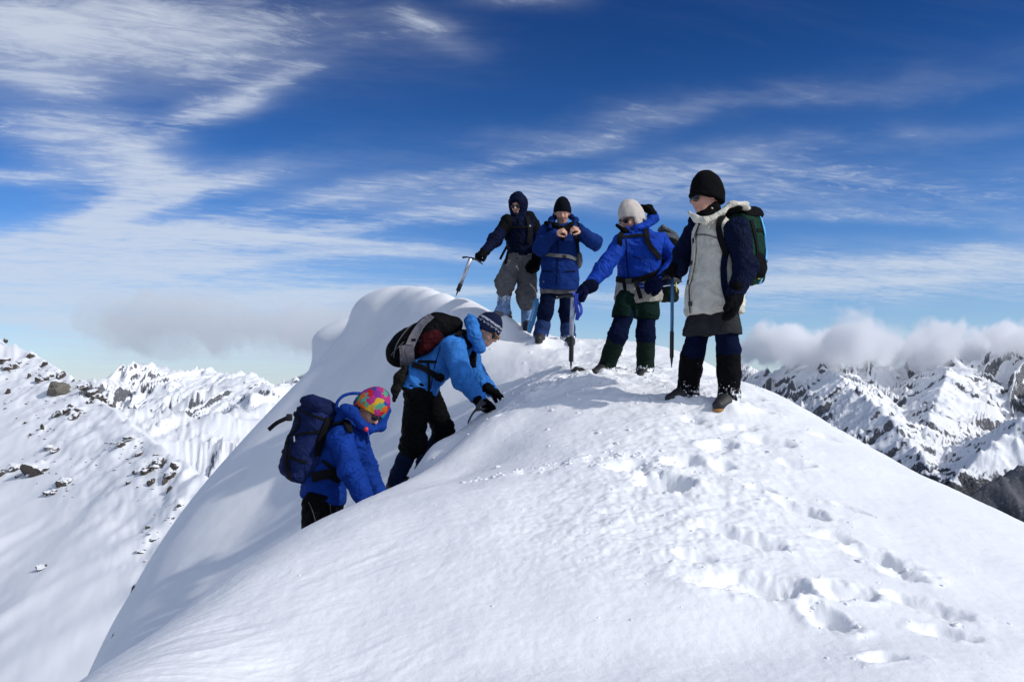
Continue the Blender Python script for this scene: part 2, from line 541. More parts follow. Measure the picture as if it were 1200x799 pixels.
# ------------------------------------------------------------------ snow and mountain materials
def snow_material(name, far=False):
    m = bpy.data.materials.new(name)
    m.use_nodes = True
    T = NT(m.node_tree)
    T.n.clear()
    out = T.new('ShaderNodeOutputMaterial')
    b = T.new('ShaderNodeBsdfPrincipled')
    T.l.new(b.outputs[0], out.inputs[0])
    tc = T.new('ShaderNodeTexCoord').outputs['Object']
    n1 = T.noise(tc, 2.2, 5, .6)
    col = T.mix(T.smooth(n1, .3, .7), (.83, .835, .845), (.885, .886, .890))
    T.l.new(col, b.inputs['Base Color'])
    b.inputs['Roughness'].default_value = .62
    b.inputs['Specular IOR Level'].default_value = .25
    h = T.math('ADD', T.math('MULTIPLY', T.noise(tc, 55, 4, .65), .6), T.math('MULTIPLY', T.noise(tc, 210, 3, .6), .35))
    bp = T.new('ShaderNodeBump')
    bp.inputs['Strength'].default_value = .34
    bp.inputs['Distance'].default_value = .013
    T.l.new(h, bp.inputs['Height'])
    T.l.new(bp.outputs[0], b.inputs['Normal'])
    return m


def mountain_material():
    m = bpy.data.materials.new("alpine_snow_and_rock")
    m.use_nodes = True
    T = NT(m.node_tree)
    T.n.clear()
    out = T.new('ShaderNodeOutputMaterial')
    b = T.new('ShaderNodeBsdfPrincipled')
    T.l.new(b.outputs[0], out.inputs[0])
    g = T.new('ShaderNodeNewGeometry')
    pos = g.outputs['Position']
    nx, ny, nz = T.sep(g.outputs['Normal'])
    px_, py_, pz_ = T.sep(pos)
    dist = T.vmath('LENGTH', pos)
    nA = T.noise(T.vmath('MULTIPLY', pos, (1.6, .34, .32)), 1 / 60.0, 9, .72, .3)
    nB = T.noise(pos, 1 / 400.0, 5, .6)
    nC = T.noise(pos, 1 / 9.0, 5, .65)
    # rock shows where it is steep, in uneven patches; lower down it wins more
    steep = T.math('SUBTRACT', 1.0, nz)
    k = T.math('ADD', steep, T.math('MULTIPLY', T.math('SUBTRACT', nA, .5), .85))
    k = T.math('ADD', k, T.math('MULTIPLY', T.math('SUBTRACT', nB, .5), 0.42))
    low = T.smooth(T.math('ADD', pz_, T.math('MULTIPLY', T.math('SUBTRACT', nA, .5), 420.0)), -330, -540)
    k = T.math('ADD', k, T.math('MULTIPLY', low, .55))
    attr = T.new('ShaderNodeAttribute', attribute_name='rocky')
    k = T.math('ADD', k, T.math('MULTIPLY', T.math('SUBTRACT', attr.outputs['Fac'], .5), .55))
    rock = T.smooth(k, .45, .54)
    rc = T.mix(nC, (.062, .068, .085), (.16, .158, .165))  # rock paled and blued: distance haze put into the colour
    rc = T.mix(low, rc, (.016, .018, .022))
    sc_ = T.mix(T.smooth(nB, .3, .7), (.81, .82, .84), (.87, .873, .882))
    # dusting of snow on the rock
    dust = T.math('MULTIPLY', T.smooth(nC, .55, .70), T.math('MULTIPLY', T.math('SUBTRACT', 1.0, low), T.smooth(attr.outputs['Fac'], 1.8, 1.2)))
    rc = T.mix(T.math('MULTIPLY', dust, .8), rc, sc_)
    T.l.new(T.mix(rock, sc_, rc), b.inputs['Base Color'])
    b.inputs['Roughness'].default_value = .8
    b.inputs['Specular IOR Level'].default_value = .15
    bp = T.new('ShaderNodeBump')
    bp.inputs['Strength'].default_value = .5
    bp.inputs['Distance'].default_value = 6.0
    T.l.new(T.math('MULTIPLY', nA, T.smooth(dist, 500, 1500)), bp.inputs['Height'])
    T.l.new(bp.outputs[0], b.inputs['Normal'])
    return m


M_SNOW = snow_material("wind_packed_snow")
M_MTN = mountain_material()


def lip_warp(x, y, z):
    # the cornice lips lean out over the drop
    for (px, py, Y, amp, rad) in [(428, 352, 14.6, .30, .9), (380, 392, 17.3, .32, .8)]:
        c = P(px, py, Y)
        g_ = np.exp(-(((x - c[0]) / rad) ** 2 + ((y - c[1]) / (rad * 1.6)) ** 2 + ((z - c[2]) / .42) ** 2))
        x = x - amp * g_
    return x, y, z


def _near_z(x, y):
    z = np.empty_like(x)
    n = len(x)
    for s in range(0, n, 120000):
        z[s:s + 120000] = near_height(x[s:s + 120000], y[s:s + 120000])
    return z


NQ = 1.0   # density of the near sheet
az = np.concatenate([np.linspace(-180, -39, 40)[:-1], np.linspace(-39, 37, int(560 * NQ)), np.linspace(37, 180, 40)[1:]])
rr = np.concatenate([np.linspace(.02, 1.8, 10)[:-1], np.exp(np.linspace(math.log(1.8), math.log(2.4), 20))[:-1], np.exp(np.linspace(math.log(2.4), math.log(8.2), int(490 * NQ))), np.exp(np.linspace(math.log(8.2), math.log(21.5), int(150 * NQ)))[1:], np.exp(np.linspace(math.log(21.7), math.log(260), 30))])
near_snow = polar_sheet('snow_ridge', az, rr, _near_z, M_SNOW, lip_warp)


# ------------------------------------------------------------------ mountains
def crest(pts):
    return np.array([P(*p) for p in pts])


def tent(x, y, pts, s_front, s_back, gl, ga, seed, curve=0.0):
    """height of a ridge with the given crest: falls by s_front towards the camera, ribs run down it"""
    best = np.full(x.shape, 1e18)
    tt = np.zeros_like(x); zc = np.zeros_like(x); sd = np.zeros_like(x)
    acc = 0.0
    for i in range(len(pts) - 1):
        a, b = pts[i], pts[i + 1]
        ex, ey = b[0] - a[0], b[1] - a[1]
        L2 = ex * ex + ey * ey; L = math.sqrt(L2)
        t = np.clip(((x - a[0]) * ex + (y - a[1]) * ey) / L2, 0, 1)
        qx, qy = a[0] + t * ex, a[1] + t * ey
        d2 = (x - qx) ** 2 + (y - qy) ** 2
        m = d2 < best
        best[m] = d2[m]
        tt[m] = (acc + t * L)[m]
        zc[m] = (a[2] + t * (b[2] - a[2]))[m]
        s = ex * (y - a[1]) - ey * (x - a[0])
        s0 = ex * (0 - a[1]) - ey * (0 - a[0])
        sd[m] = (np.sign(s) * np.sign(s0))[m]
        acc += L
    d = np.sqrt(best)
    slope = np.where(sd > 0, s_front, s_back)
    w = d / (6 * gl)
    tw = tt / gl + .8 * perlin(x / (gl * 2.2), y / (gl * 2.2), seed + 50)
    rib = ridged(tw, w + 3.7, 6, seed, .6) - .8
    amp = ga * (0.35 + 0.65 * sstep(d, 0, gl * 2.5))
    jag = ga * .3 * ridged(tt / (gl * .55), np.zeros_like(tt) + .5, 4, seed + 9) - ga * .22
    z = zc - slope * d * (1 - curve * sstep(d, 0, 2500)) + rib * amp + jag * np.exp(-d / (gl * .6))
    return z


RID = [
    # far left peaks
    (crest([(-250, 440, 9500), (40, 440, 9500), (95, 440, 9400), (130, 429, 9300), (150, 428, 9200), (168, 420, 9200), (186, 426, 9200),
            (215, 431, 9100), (250, 434, 9000)]), .34, .6, 300, 150, 3),
    (crest([(245, 440, 7000), (262, 437, 6900), (285, 436, 6800), (300, 442, 6500), (325, 456, 6000)]), .5, .6, 230, 95, 13),
    (crest([(290, 441, 11000), (330, 437, 11000), (380, 439, 11000), (500, 445, 11000)]), .4, .5, 300, 120, 23),
    (crest([(300, 462, 5200), (335, 450, 5600), (365, 440, 6000), (440, 440, 6500)]), .45, .6, 220, 90, 33),
    # band of broken rock in the middle distance
    (crest([(-100, 500, 1900), (120, 482, 1800), (180, 482, 1750), (240, 484, 1700), (300, 474, 1800), (360, 464, 2000), (470, 455, 2200)]), .30, .6, 110, 36, 43),
    # right hand range
    (crest([(700, 440, 7500), (860, 436, 6800), (885, 433, 6500), (912, 428, 6300), (935, 433, 6200), (958, 424, 6000), (990, 426, 6000), (1030, 420, 5900),
            (1080, 418, 5800), (1140, 420, 5600), (1200, 418, 5300), (1300, 415, 5000)]), .66, .7, 260, 175, 53),
    (crest([(958, 427, 5900), (985, 445, 5200), (1010, 462, 4700), (1040, 487, 4250), (1065, 515, 3900), (1095, 553, 3500), (1130, 600, 3150), (1150, 660, 2900)]), .80, .55, 160, 110, 63),
    (crest([(1120, 418, 5600), (1108, 445, 4900), (1092, 480, 4400), (1085, 512, 4050)]), .6, .6, 140, 75, 73),
    (crest([(1330, 440, 3900), (1250, 462, 3700), (1195, 492, 3500), (1150, 525, 3400), (1118, 560, 3300), (1090, 600, 3200)]), .75, .62, 170, 60, 83),
    (crest([(1330, 500, 2500), (1210, 538, 2450), (1165, 560, 2450), (1120, 590, 2450), (1080, 640, 2450)]), .8, .7, 130, 34, 93),
]
LEFT = crest([(-500, 300, 480), (-260, 340, 480), (-90, 372, 470), (0, 396, 430), (30, 409, 405), (62, 430, 375), (92, 446, 345), (130, 478, 302), (180, 518, 250), (240, 562, 207), (300, 612, 172), (370, 680, 142), (500, 800, 110), (640, 900, 85)])


def far_height(x, y):
    z = np.full(x.shape, -950.0)
    for (pts, sf, sb, gl, ga, sd) in RID:
        z = np.maximum(z, tent(x, y, pts, sf, sb, gl, ga, sd))
    z = z + 14 * fbm(x / 160, y / 160, 5, 91) * sstep(np.hypot(x, y), 1200, 3000)
    z = z + 3 * fbm(x / 60, y / 60, 4, 92)
    # the near slope on the left
    zl = left_height(x, y)
    return np.maximum(z, zl)


# ruled slope: it falls from the crest along one direction
FALL = np.array([-.52, -.86]); FALL /= np.linalg.norm(FALL)
PERP = np.array([-FALL[1], FALL[0]])
_lc = np.concatenate([LEFT[i] + (LEFT[i + 1] - LEFT[i]) * np.linspace(0, 1, 41)[:-1, None] for i in range(len(LEFT) - 1)] + [LEFT[-1:]])
_ls = _lc[:, :2] @ PERP; _o = np.argsort(_ls)
_sg = np.linspace(_ls.min(), _ls.max(), 900)
_lf = np.interp(_sg, _ls[_o], (_lc[:, :2] @ FALL)[_o]); _lz = np.interp(_sg, _ls[_o], _lc[_o, 2])
CRAGS = []
_kn = np.exp(-(np.arange(-15, 16) / 7.0) ** 2); _kn /= _kn.sum()
_lf = np.convolve(np.pad(_lf, 15, 'edge'), _kn, 'valid'); _lz = np.convolve(np.pad(_lz, 15, 'edge'), _kn, 'valid')


def left_height(x, y):
    out = np.full(x.shape, -1e4)
    sel = (np.hypot(x, y) < 900) & (x < 120)
    if not sel.any(): return out
    xs, ys = x[sel], y[sel]
    s = xs * PERP[0] + ys * PERP[1]; f = xs * FALL[0] + ys * FALL[1]
    zc = np.interp(s, _sg, _lz); t = f - np.interp(s, _sg, _lf)
    d = np.abs(t)
    past = np.maximum(0, s - _sg[-1]) + np.maximum(0, _sg[0] - s)
    k = sstep(d, 3, 50)
    sw = s + 9 * fbm(xs / 60, ys / 60, 2, 111)
    r1 = 1 - np.abs(perlin(sw / 40, t / 220 + .3, 113)) * 2
    r2 = 1 - np.abs(perlin(sw / 14, t / 70 + .7, 117)) * 2
    front = zc - .48 * t + k * (2.1 * r1 + .45 * r2 - 1.2) * sstep(d, 0, 70)
    front = front + (3.0 * fbm(xs / 90 + 4, ys / 110, 2, 101) + 1.0 * fbm(xs / 30, ys / 40, 3, 103) + .12 * fbm(xs / 5, ys / 5, 3, 107)) * k
    back = zc - .8 * d
    z = np.where(t > 0, front, back) + (1.6 * fbm(xs / 14, ys / 14, 3, 104) + .8 * np.abs(fbm(xs / 6, ys / 6, 3, 105))) * (1 - sstep(d, 8, 40)) - .8 * past
    for (cx, cy, sx, sy, am) in CRAGS:
        m = (np.abs(xs - cx) < sx * 2.2) & (np.abs(ys - cy) < sy * 2.2)
        if not m.any(): continue
        g_ = np.exp(-((xs[m] - cx) / sx) ** 2 - ((ys[m] - cy) / sy) ** 2)
        rgh = np.abs(perlin(xs[m] / 3.4 + cx, ys[m] / 6.0, 131)) * 1.4 + np.abs(perlin(xs[m] / 1.5, ys[m] / 2.6 + cy, 137)) * .6
        z[m] = z[m] + g_ * am * (.4 + 2.1 * rgh)
    out[sel] = np.maximum(z, -260 - .2 * np.maximum(t, 0))
    return out


_PATCH = [(12, 428, 16, 5, 1.0), (58, 440, 10, 6, .7), (108, 459, 15, 8, 1.15), (128, 472, 5, 5, .9), (83, 485, 12, 5, .9), (45, 550, 17, 6, 1.15), (60, 525, 14, 5, .8), (12, 552, 12, 4, .9), (75, 566, 12, 5, .9),
          (190, 545, 20, 10, 1.1), (205, 556, 14, 10, 1.0), (150, 516, 16, 5, .8), (205, 598, 7, 10, .8), (178, 628, 9, 9, .7), (50, 503, 3, 7, .7), (100, 466, 8, 4, .6), (215, 560, 8, 12, .7), (38, 414, 8, 6, .8)]
_pp = []
for (a_, b_, c_, d_, e_) in _PATCH:
    ray = P(a_, b_, 1.0); Y_ = np.linspace(102, 480, 2400); pt = Y_[:, None] * ray
    k_ = np.argmax(pt[:, 2] < left_height(pt[:, 0].copy(), pt[:, 1].copy()))
    if k_ > 0: _pp.append((pt[k_], a_, b_, c_, d_, e_))
for (q_, a_, b_, c_, d_, e_) in _pp:
    kk_ = q_[1] / FPX
    CRAGS.append((q_[0], q_[1], c_ * kk_ * .9, d_ * kk_ * 2.0, e_ * 1.0))


def _far_z(x, y):
    z = np.empty_like(x)
    for s in range(0, len(x), 150000):
        z[s:s + 150000] = far_height(x[s:s + 150000], y[s:s + 150000])
    return z


FQ = 1.0
az = np.concatenate([np.linspace(-180, -42, 36)[:-1], np.linspace(-42, -10, int(350 * FQ)), np.linspace(-10, 13, 40)[1:-1], np.linspace(13, 36, int(300 * FQ)), np.linspace(36, 180, 36)[1:]])
rr = np.concatenate([np.linspace(100, 460, int(180 * FQ)), np.linspace(465, 2300, int(80 * FQ)), np.linspace(2320, 6800, int(330 * FQ)), np.linspace(6850, 9900, int(110 * FQ)), np.linspace(10000, 40000, 30)])
mtn = polar_sheet('mountain_terrain', az, rr, _far_z, M_MTN)
me_ = mtn.data
co = np.empty(len(me_.vertices) * 3, np.float32); me_.vertices.foreach_get('co', co); co = co.reshape(-1, 3)
rdist = np.hypot(co[:, 0], co[:, 1])
at = me_.attributes.new('rocky', 'FLOAT', 'POINT')
azv = np.degrees(np.arctan2(co[:, 0], co[:, 1]))
rk = np.full(len(co), .5)
rk = np.where(rdist < 620, -0.5, rk)                               # the near slope is snow; its rocks are modelled
rk = np.where((rdist > 620) & (azv < 0) & (rdist < 2600), .48 - .25 * sstep(-np.abs(rdist - 1750), -600, -100) * -1, rk)
rk = np.where((azv < 0) & (rdist > 2600), .60, rk)
rk = np.where((azv > 0), .585, rk)
_dk = sstep(azv, 14, 25) * (1 - sstep(rdist, 2650, 3250)) * (rdist > 620)
rk = rk + _dk * (1.4 + .35 * fbm(co[:, 0] / 220.0, co[:, 1] / 220.0, 3, 141))
at.data.foreach_set('value', rk.astype(np.float32))
# ------------------------------------------------------------------ rocks poking through the snow, clouds on the peaks
import bmesh


def rock_material(name, a, b_, cap=.62):
    m = bpy.data.materials.new(name); m.use_nodes = True
    T = NT(m.node_tree); T.n.clear()
    out = T.new('ShaderNodeOutputMaterial'); b = T.new('ShaderNodeBsdfPrincipled')
    T.l.new(b.outputs[0], out.inputs[0])
    g = T.new('ShaderNodeNewGeometry'); pos = g.outputs['Position']; nz = T.sep(g.outputs['Normal'])[2]
    sc_ = T.new('ShaderNodeValue'); sc_.outputs[0].default_value = 1.0
    n1 = T.noise(pos, 1.2, 6, .65); n2 = T.noise(pos, .35, 4, .6)
    c = T.mix(n1, a, b_)
    k = T.math('ADD', nz, T.math('MULTIPLY', T.math('SUBTRACT', n2, .5), 1.3))
    c = T.mix(T.smooth(k, cap, cap + .08), c, (.83, .84, .86))
    T.l.new(c, b.inputs['Base Color']); b.inputs['Roughness'].default_value = .9
    bp = T.new('ShaderNodeBump'); bp.inputs['Strength'].default_value = .8; bp.inputs['Distance'].default_value = .6
    T.l.new(n1, bp.inputs['Height']); T.l.new(bp.outputs[0], b.inputs['Normal'])
    return m


M_ROCK = rock_material("dark_schist", (.035, .028, .024), (.11, .09, .075))
M_ROCKG = rock_material("grey_brown_schist", (.09, .080, .062), (.22, .20, .16), 1.05)


def rock_mesh(seed, sub=3):
    bm = bmesh.new()
    bmesh.ops.create_icosphere(bm, subdivisions=sub, radius=1)
    v = np.array([tuple(x.co) for x in bm.verts])
    n = perlin3(v * 1.1 + seed * 7.3, seed) * .45 + perlin3(v * 2.6 + seed * 3.1, seed + 1) * .28 + (1 - np.abs(perlin3(v * 5 + seed, seed + 2)) * 2) * .16
    v = v * (1 + n)[:, None]
    # a few flat cleavage faces
    rs = np.random.RandomState(seed)
    for _ in range(7):
        d = rs.randn(3); d /= np.linalg.norm(d)
        t = v @ d; lim = .62 + .2 * rs.rand()
        v = v - np.maximum(0, t - lim)[:, None] * d * .9
    for x, c in zip(bm.verts, v): x.co = c
    me = bpy.data.meshes.new('rock')
    bm.to_mesh(me); bm.free()
    return me


ROCKM = []
for i in range(7):
    a = rock_mesh(i + 3); a.materials.append(M_ROCK); ROCKM.append(a)
big_ = rock_mesh(31); big_.materials.append(M_ROCKG)

_az_pts = np.linspace(102, 500, 2400)


def hit_left(px, py):
    ray = np.array([P(px, py, 1.0)])[0]
    pts = _az_pts[:, None] * ray[None, :]
    h = far_height(pts[:, 0], pts[:, 1])
    k = np.argmax(pts[:, 2] < h)
    return pts[k] if pts[k, 2] < h[k] else None


ROCKS = [
    (5, 421, 14, 8, 'rock at the left edge of the slope, lowest of the skyline outcrop'), (15, 427, 17, 8, 'long rock beneath the notch in the skyline outcrop'), (23, 425, 6, 6, None),
    (36, 416, 9, 12, 'tall dark rock standing on the left skyline'), (35, 406, 5, 5, None), (52, 427, 6, 8, 'small upright rock on the skyline between two larger ones'),
    (73, 439, 9, 9, 'blocky rock on the skyline above the large grey boulder'), (6, 398, 4, 4, None),
    (67, 454, 24, 16, 'large grey-brown boulder with a snow patch, below the skyline'), (47, 445, 9, 6, None), (55, 443, 6, 6, None), (34, 441, 4, 5, None), (61, 440, 5, 3, None),
    (100, 452, 13, 7, None), (108, 459, 13, 8, 'dark rock midway down the right-hand rib'), (115, 464, 11, 9, None), (122, 467, 8, 7, None), (129, 474, 6, 8, 'last rock at the lower end of the rib, tilted'), (86, 446, 3, 3, None), (105, 471, 6, 4, None),
    (67, 485, 8, 9, None), (78, 480, 8, 8, None), (87, 488, 10, 13, 'dark square rock at the bottom of the trio in the middle of the slope'), (93, 480, 8, 4, None), (83, 475, 6, 4, None),
    (9, 459, 5, 6, None), (31, 473, 3, 2, None), (50, 500, 4, 9, None), (36, 509, 3, 4, None), (30, 495, 5, 4, None),
    (45, 549, 28, 14, 'largest dark rock low on the slope, long and jagged'), (58, 523, 11, 4, None), (66, 527, 9, 4, None), (19, 548, 12, 5, None), (3, 553, 8, 7, 'dark rock on the left edge beside the largest dark one'), (22, 557, 8, 5, None),
    (80, 563, 10, 9, 'rounded dark rock at the top of the lower left row'), (71, 566, 8, 8, None), (56, 577, 10, 5, None), (64, 576, 8, 4, None),
    (142, 520, 9, 6, None), (150, 512, 9, 3, None), (163, 531, 10, 6, None), (187, 538, 12, 8, 'grey rock at the head of the right-hand boulder patch'), (205, 546, 9, 12, 'pointed rock at the right of the boulder patch'), (181, 547, 10, 7, None),
    (172, 551, 12, 7, None), (200, 556, 12, 6, None), (178, 564, 8, 8, None), (194, 562, 6, 9, None), (199, 572, 6, 9, None), (213, 531, 8, 5, None), (221, 539, 8, 4, None), (158, 553, 6, 3, None), (150, 566, 5, 5, None),
    (50, 664, 11, 6, 'lone rock on the smooth shaded snow far below the others'), (181, 631, 10, 5, None), (166, 645, 10, 3, None), (210, 592, 4, 5, None), (203, 607, 5, 4, None), (173, 618, 5, 3, None),
]
_rs = np.random.RandomState(12)
placed = []
for i, (px, py, w, h, lab) in enumerate(ROCKS):
    q = hit_left(px, py + h * .25)
    if q is None: continue
    me = big_ if (px, py) == (67, 454) else ROCKM[i % 7]
    o = bpy.data.objects.new('rock', me); COL.objects.link(o)
    k = q[1] / FPX
    o.scale = (w * k * .60, w * k * .60, h * k * .74)
    o.location = Vector(q) + Vector((0, 0, -h * k * .06))
    o.rotation_euler = (_rs.uniform(-.2, .2), _rs.uniform(-.1, .45), _rs.uniform(0, 6.28) if w < 8 else _rs.uniform(-.3, .3))
    placed.append((o, px, py, w, h, lab))
SHORT = {5: 'the skyline outcrop', 15: 'the long skyline rock', 36: 'the tall skyline rock', 73: 'the blocky skyline rock', 67: 'the large grey-brown boulder', 108: 'the dark rib rock',
         129: 'the tilted last rib rock', 87: 'the square rock of the trio', 45: 'the largest jagged dark rock', 3: 'the dark rock at the left edge', 80: 'the lower row\'s rounded rock',
         187: 'the boulder patch\'s head rock', 205: 'the pointed patch rock', 50: 'the lone low rock', 52: 'the small upright skyline rock'}
marks = [(px, py, SHORT[px]) for (o, px, py, w, h, lab) in placed if lab and px in SHORT]
used = set()
for (o, px, py, w, h, lab) in placed:
    if not lab:
        size = 'tiny' if w * h < 16 else ('small' if w * h < 42 else 'mid-sized')
        form = 'upright' if h > w * 1.15 else ('flat' if w > h * 1.9 else 'stubby')
        for (mx, my, nm) in sorted(marks, key=lambda m_: (m_[0] - px) ** 2 + (m_[1] - py) ** 2):
            dx_, dy_ = px - mx, py - my
            far_ = 'just' if math.hypot(dx_, dy_) < 14 else ('a little' if math.hypot(dx_, dy_) < 28 else 'well')
            wv_ = 'above' if dy_ < 0 else 'below'; wh_ = 'left of' if dx_ < 0 else 'right of'
            way = wv_ if abs(dy_) > 2 * abs(dx_) else (wh_ if abs(dx_) > 2 * abs(dy_) else wv_ + ' and ' + wh_)
            lab = '%s %s rock %s %s %s' % (size, form, far_, way, nm)
            if lab not in used: break
    used.add(lab)
    tag(o, lab, 'rock', 'rocks poking through the left snow slope')
# countless smaller stones of the same slope
vs_all, fs_all, base = [], [], 0
cl_ = [(10, 430, 20, 6), (60, 440, 20, 8), (110, 460, 22, 14), (90, 485, 20, 10), (50, 505, 16, 16), (40, 548, 30, 12), (185, 550, 34, 22), (70, 572, 16, 8), (150, 520, 26, 14), (200, 600, 12, 22), (172, 635, 12, 16), (105, 520, 40, 40), (30, 470, 30, 30)]
src = rock_mesh(77, 1)
sv = np.array([tuple(v.co) for v in src.vertices]); sf = np.array([tuple(p.vertices) for p in src.polygons])
bpy.data.meshes.remove(src)
for (cx, cy, sx, sy) in cl_:
    for _ in range(16):
        q = hit_left(cx + _rs.randn() * sx * .6, cy + _rs.randn() * sy * .6)
        if q is None or q[1] > 476: continue
        k = q[1] / FPX * _rs.uniform(.5, 1.6)
        a = _rs.uniform(0, 6.28); R = np.array([[math.cos(a), -math.sin(a), 0], [math.sin(a), math.cos(a), 0], [0, 0, 1]])
        vs_all.append((sv * (k * _rs.uniform(1, 2.2), k, k * .7)) @ R.T + q); fs_all.append(sf + base); base += len(sv)
o = link_mesh('scattered_stones', np.concatenate(vs_all), np.concatenate(fs_all), M_ROCK, smooth=False)
o['kind'] = 'stuff'
# two rocks showing in the flank of the near snow wall
for (px, py, Y, w, h, lab) in [(160, 693, 10.6, 9, 17, 'dark rock jutting from the edge of the shaded snow wall'), (129, 757, 9.3, 6, 24, 'narrow dark rock at the foot of the shaded snow wall')]:
    o = bpy.data.objects.new('rock', ROCKM[2 if px > 150 else 4]); COL.objects.link(o)
    k = Y / FPX
    o.location = Vector([float(c) for c in P(px, py, Y)]); o.scale = (w * k * .6, w * k, h * k * .5); o.rotation_euler = (0, .35, .4)
    tag(o, lab, 'rock')

# low cloud lying on the right-hand peaks and drifting behind the left ones
def cloud_volume(name, x0, x1, y0, y1, z0, z1, dens, scale, thr, seed, label, lump=1 / 650.0):
    c = np.array([(x0 + x1) / 2, (y0 + y1) / 2, (z0 + z1) / 2]); h = np.array([(x1 - x0) / 2, (y1 - y0) / 2, (z1 - z0) / 2])
    vs = [(c[0] + a * h[0], c[1] + b * h[1], c[2] + d * h[2]) for a in (-1, 1) for b in (-1, 1) for d in (-1, 1)]
    fs = [(0, 1, 3, 2), (4, 6, 7, 5), (0, 4, 5, 1), (2, 3, 7, 6), (0, 2, 6, 4), (1, 5, 7, 3)]
    m = bpy.data.materials.new(name + '_vapour'); m.use_nodes = True
    T = NT(m.node_tree); T.n.clear()
    out = T.new('ShaderNodeOutputMaterial'); v = T.new('ShaderNodeVolumePrincipled')
    v.inputs['Color'].default_value = (.985, .988, .995, 1); v.inputs['Anisotropy'].default_value = .0
    g = T.new('ShaderNodeNewGeometry').outputs['Position']
    q = T.vmath('DIVIDE', T.vmath('SUBTRACT', g, tuple(c)), tuple(h))
    qx, qy, qz = T.sep(q)
    edge = T.math('SUBTRACT', 1.0, T.math('ADD', T.math('POWER', T.math('ABSOLUTE', qx), 4.0), T.math('POWER', T.math('ABSOLUTE', qy), 4.0)))
    up = T.smooth(T.math('ADD', qz, T.math('MULTIPLY', T.math('SUBTRACT', T.noise(T.vmath('MULTIPLY', g, (1, 1, .5)), scale * 1.5, 5, .62), .5), 3.0)), -.75, .05); dn = T.smooth(T.math('SUBTRACT', qz, T.math('MULTIPLY', T.math('SUBTRACT', T.noise(T.vmath('MULTIPLY', g, (1, 1, .3)), lump, 4, .6), .5), 3.4)), .95, -.35)
    n = T.noise(T.vmath('ADD', g, (seed * 500.0, 0, 0)), scale, 7, .66, .5)
    d = T.math('MULTIPLY', T.math('MULTIPLY', up, dn), T.math('MAXIMUM', edge, 0.0))
    k = T.math('SUBTRACT', T.math('ADD', n, T.math('MULTIPLY', d, .55)), thr)
    k = T.math('MULTIPLY', T.math('MULTIPLY', T.smooth(k, 0, .16), dens), T.smooth(d, 0, .15))
    T.l.new(k, v.inputs['Density']); T.l.new(v.outputs[0], out.inputs['Volume'])
    o = link_mesh(name, vs, fs, m, smooth=False)
    o['kind'] = 'stuff'
    return o


a = P(850, 448, 5600); b = P(1290, 372, 6300)
cloud_volume('cloud', P(838, 440, 5900)[0], P(1320, 440, 5900)[0], 5000, 6600, P(0, 452, 5600)[2], P(0, 352, 5900)[2], 0.015, 1 / 430.0, .74, 1, '')

cloud_volume('cloud', P(90, 440, 12500)[0], P(500, 440, 12500)[0], 11500, 13800, P(0, 424, 12000)[2], P(0, 335, 12500)[2], 0.0007, 1 / 1000.0, .54, 3, '', 1 / 1500.0)
# broken ground where the outcrops come through
patch = [(q_, c_ * q_[1] / FPX, d_ * q_[1] / FPX, e_) for (q_, a_, b_, c_, d_, e_) in _pp]
vals = np.empty(len(co), np.float32); me_.attributes['rocky'].data.foreach_get('value', vals)
m = rdist < 620
add = np.zeros(m.sum())
cm = co[m].astype(float)
for (q, sx, sy, am) in patch:
    d2 = ((cm[:, 0] - q[0]) / (sx * 1.1)) ** 2 + ((cm[:, 2] - q[2]) / (sy * 1.1)) ** 2 + ((cm[:, 1] - q[1]) / (sy * 2.4 + 3)) ** 2
    add = np.maximum(add, am * np.exp(-d2))
vals[m] = -.5 + 2.3 * add
me_.attributes['rocky'].data.foreach_set('value', vals)

# ------------------------------------------------------------------ kicked-up crumbs of snow round the holes (too many to count)
_rc = np.random.RandomState(5)
src = rock_mesh(91, 2)
cv = np.array([tuple(v.co) for v in src.vertices]); cf = np.array([tuple(p.vertices) for p in src.polygons])
bpy.data.meshes.remove(src)
spots = []
for (cx, cy, L, Wd, ang, dep) in _pitw:
    for _ in range(int(3 + dep * 32)):
        a = _rc.uniform(0, 6.28); r_ = _rc.uniform(1.0, 1.9)
        u_, v_ = math.cos(a) * L * r_, math.sin(a) * Wd * r_
        spots.append((cx + u_ * math.cos(ang) - v_ * math.sin(ang), cy + u_ * math.sin(ang) + v_ * math.cos(ang), _rc.uniform(.003, .0095) * (1 if _rc.rand() < .9 else 1.8)))
for _ in range(110):                                   # along the trodden line on the left shoulder
    x_ = _rc.uniform(-.30, 1.0)
    spots.append((x_, 4.75 - .05 * x_ + .06 * math.sin(x_ * 3.2) + _rc.randn() * .05, _rc.uniform(.003, .013)))
for _ in range(300):                                   # trampled summit
    spots.append((_rc.normal(.9, .65), _rc.normal(6.9, .9), _rc.uniform(.005, .017)))
for _ in range(110):
    y_ = _rc.uniform(3.0, 6.2)
    spots.append((.95 + .22 * math.sin(y_ * 1.3) + .10 * (y_ - 4) + _rc.randn() * .5, y_, _rc.uniform(.002, .006)))
sx_ = np.array([s_[0] for s_ in spots]); sy_ = np.array([s_[1] for s_ in spots])
sz_ = _near_z(sx_.copy(), sy_.copy())
vv, ff, b0 = [], [], 0
for (x_, y_, r_), z_ in zip(spots, sz_):
    a = _rc.uniform(0, 6.28); R_ = np.array([[math.cos(a), -math.sin(a), 0], [math.sin(a), math.cos(a), 0], [0, 0, 1]])
    vv.append((cv * (r_ * _rc.uniform(.8, 1.5), r_, r_ * .75)) @ R_.T + (x_, y_, z_ - r_ * .12)); ff.append(cf + b0); b0 += len(cv)
o = link_mesh('snow_crumbs', np.concatenate(vv), np.concatenate(ff), M_SNOW)
o['kind'] = 'stuff'
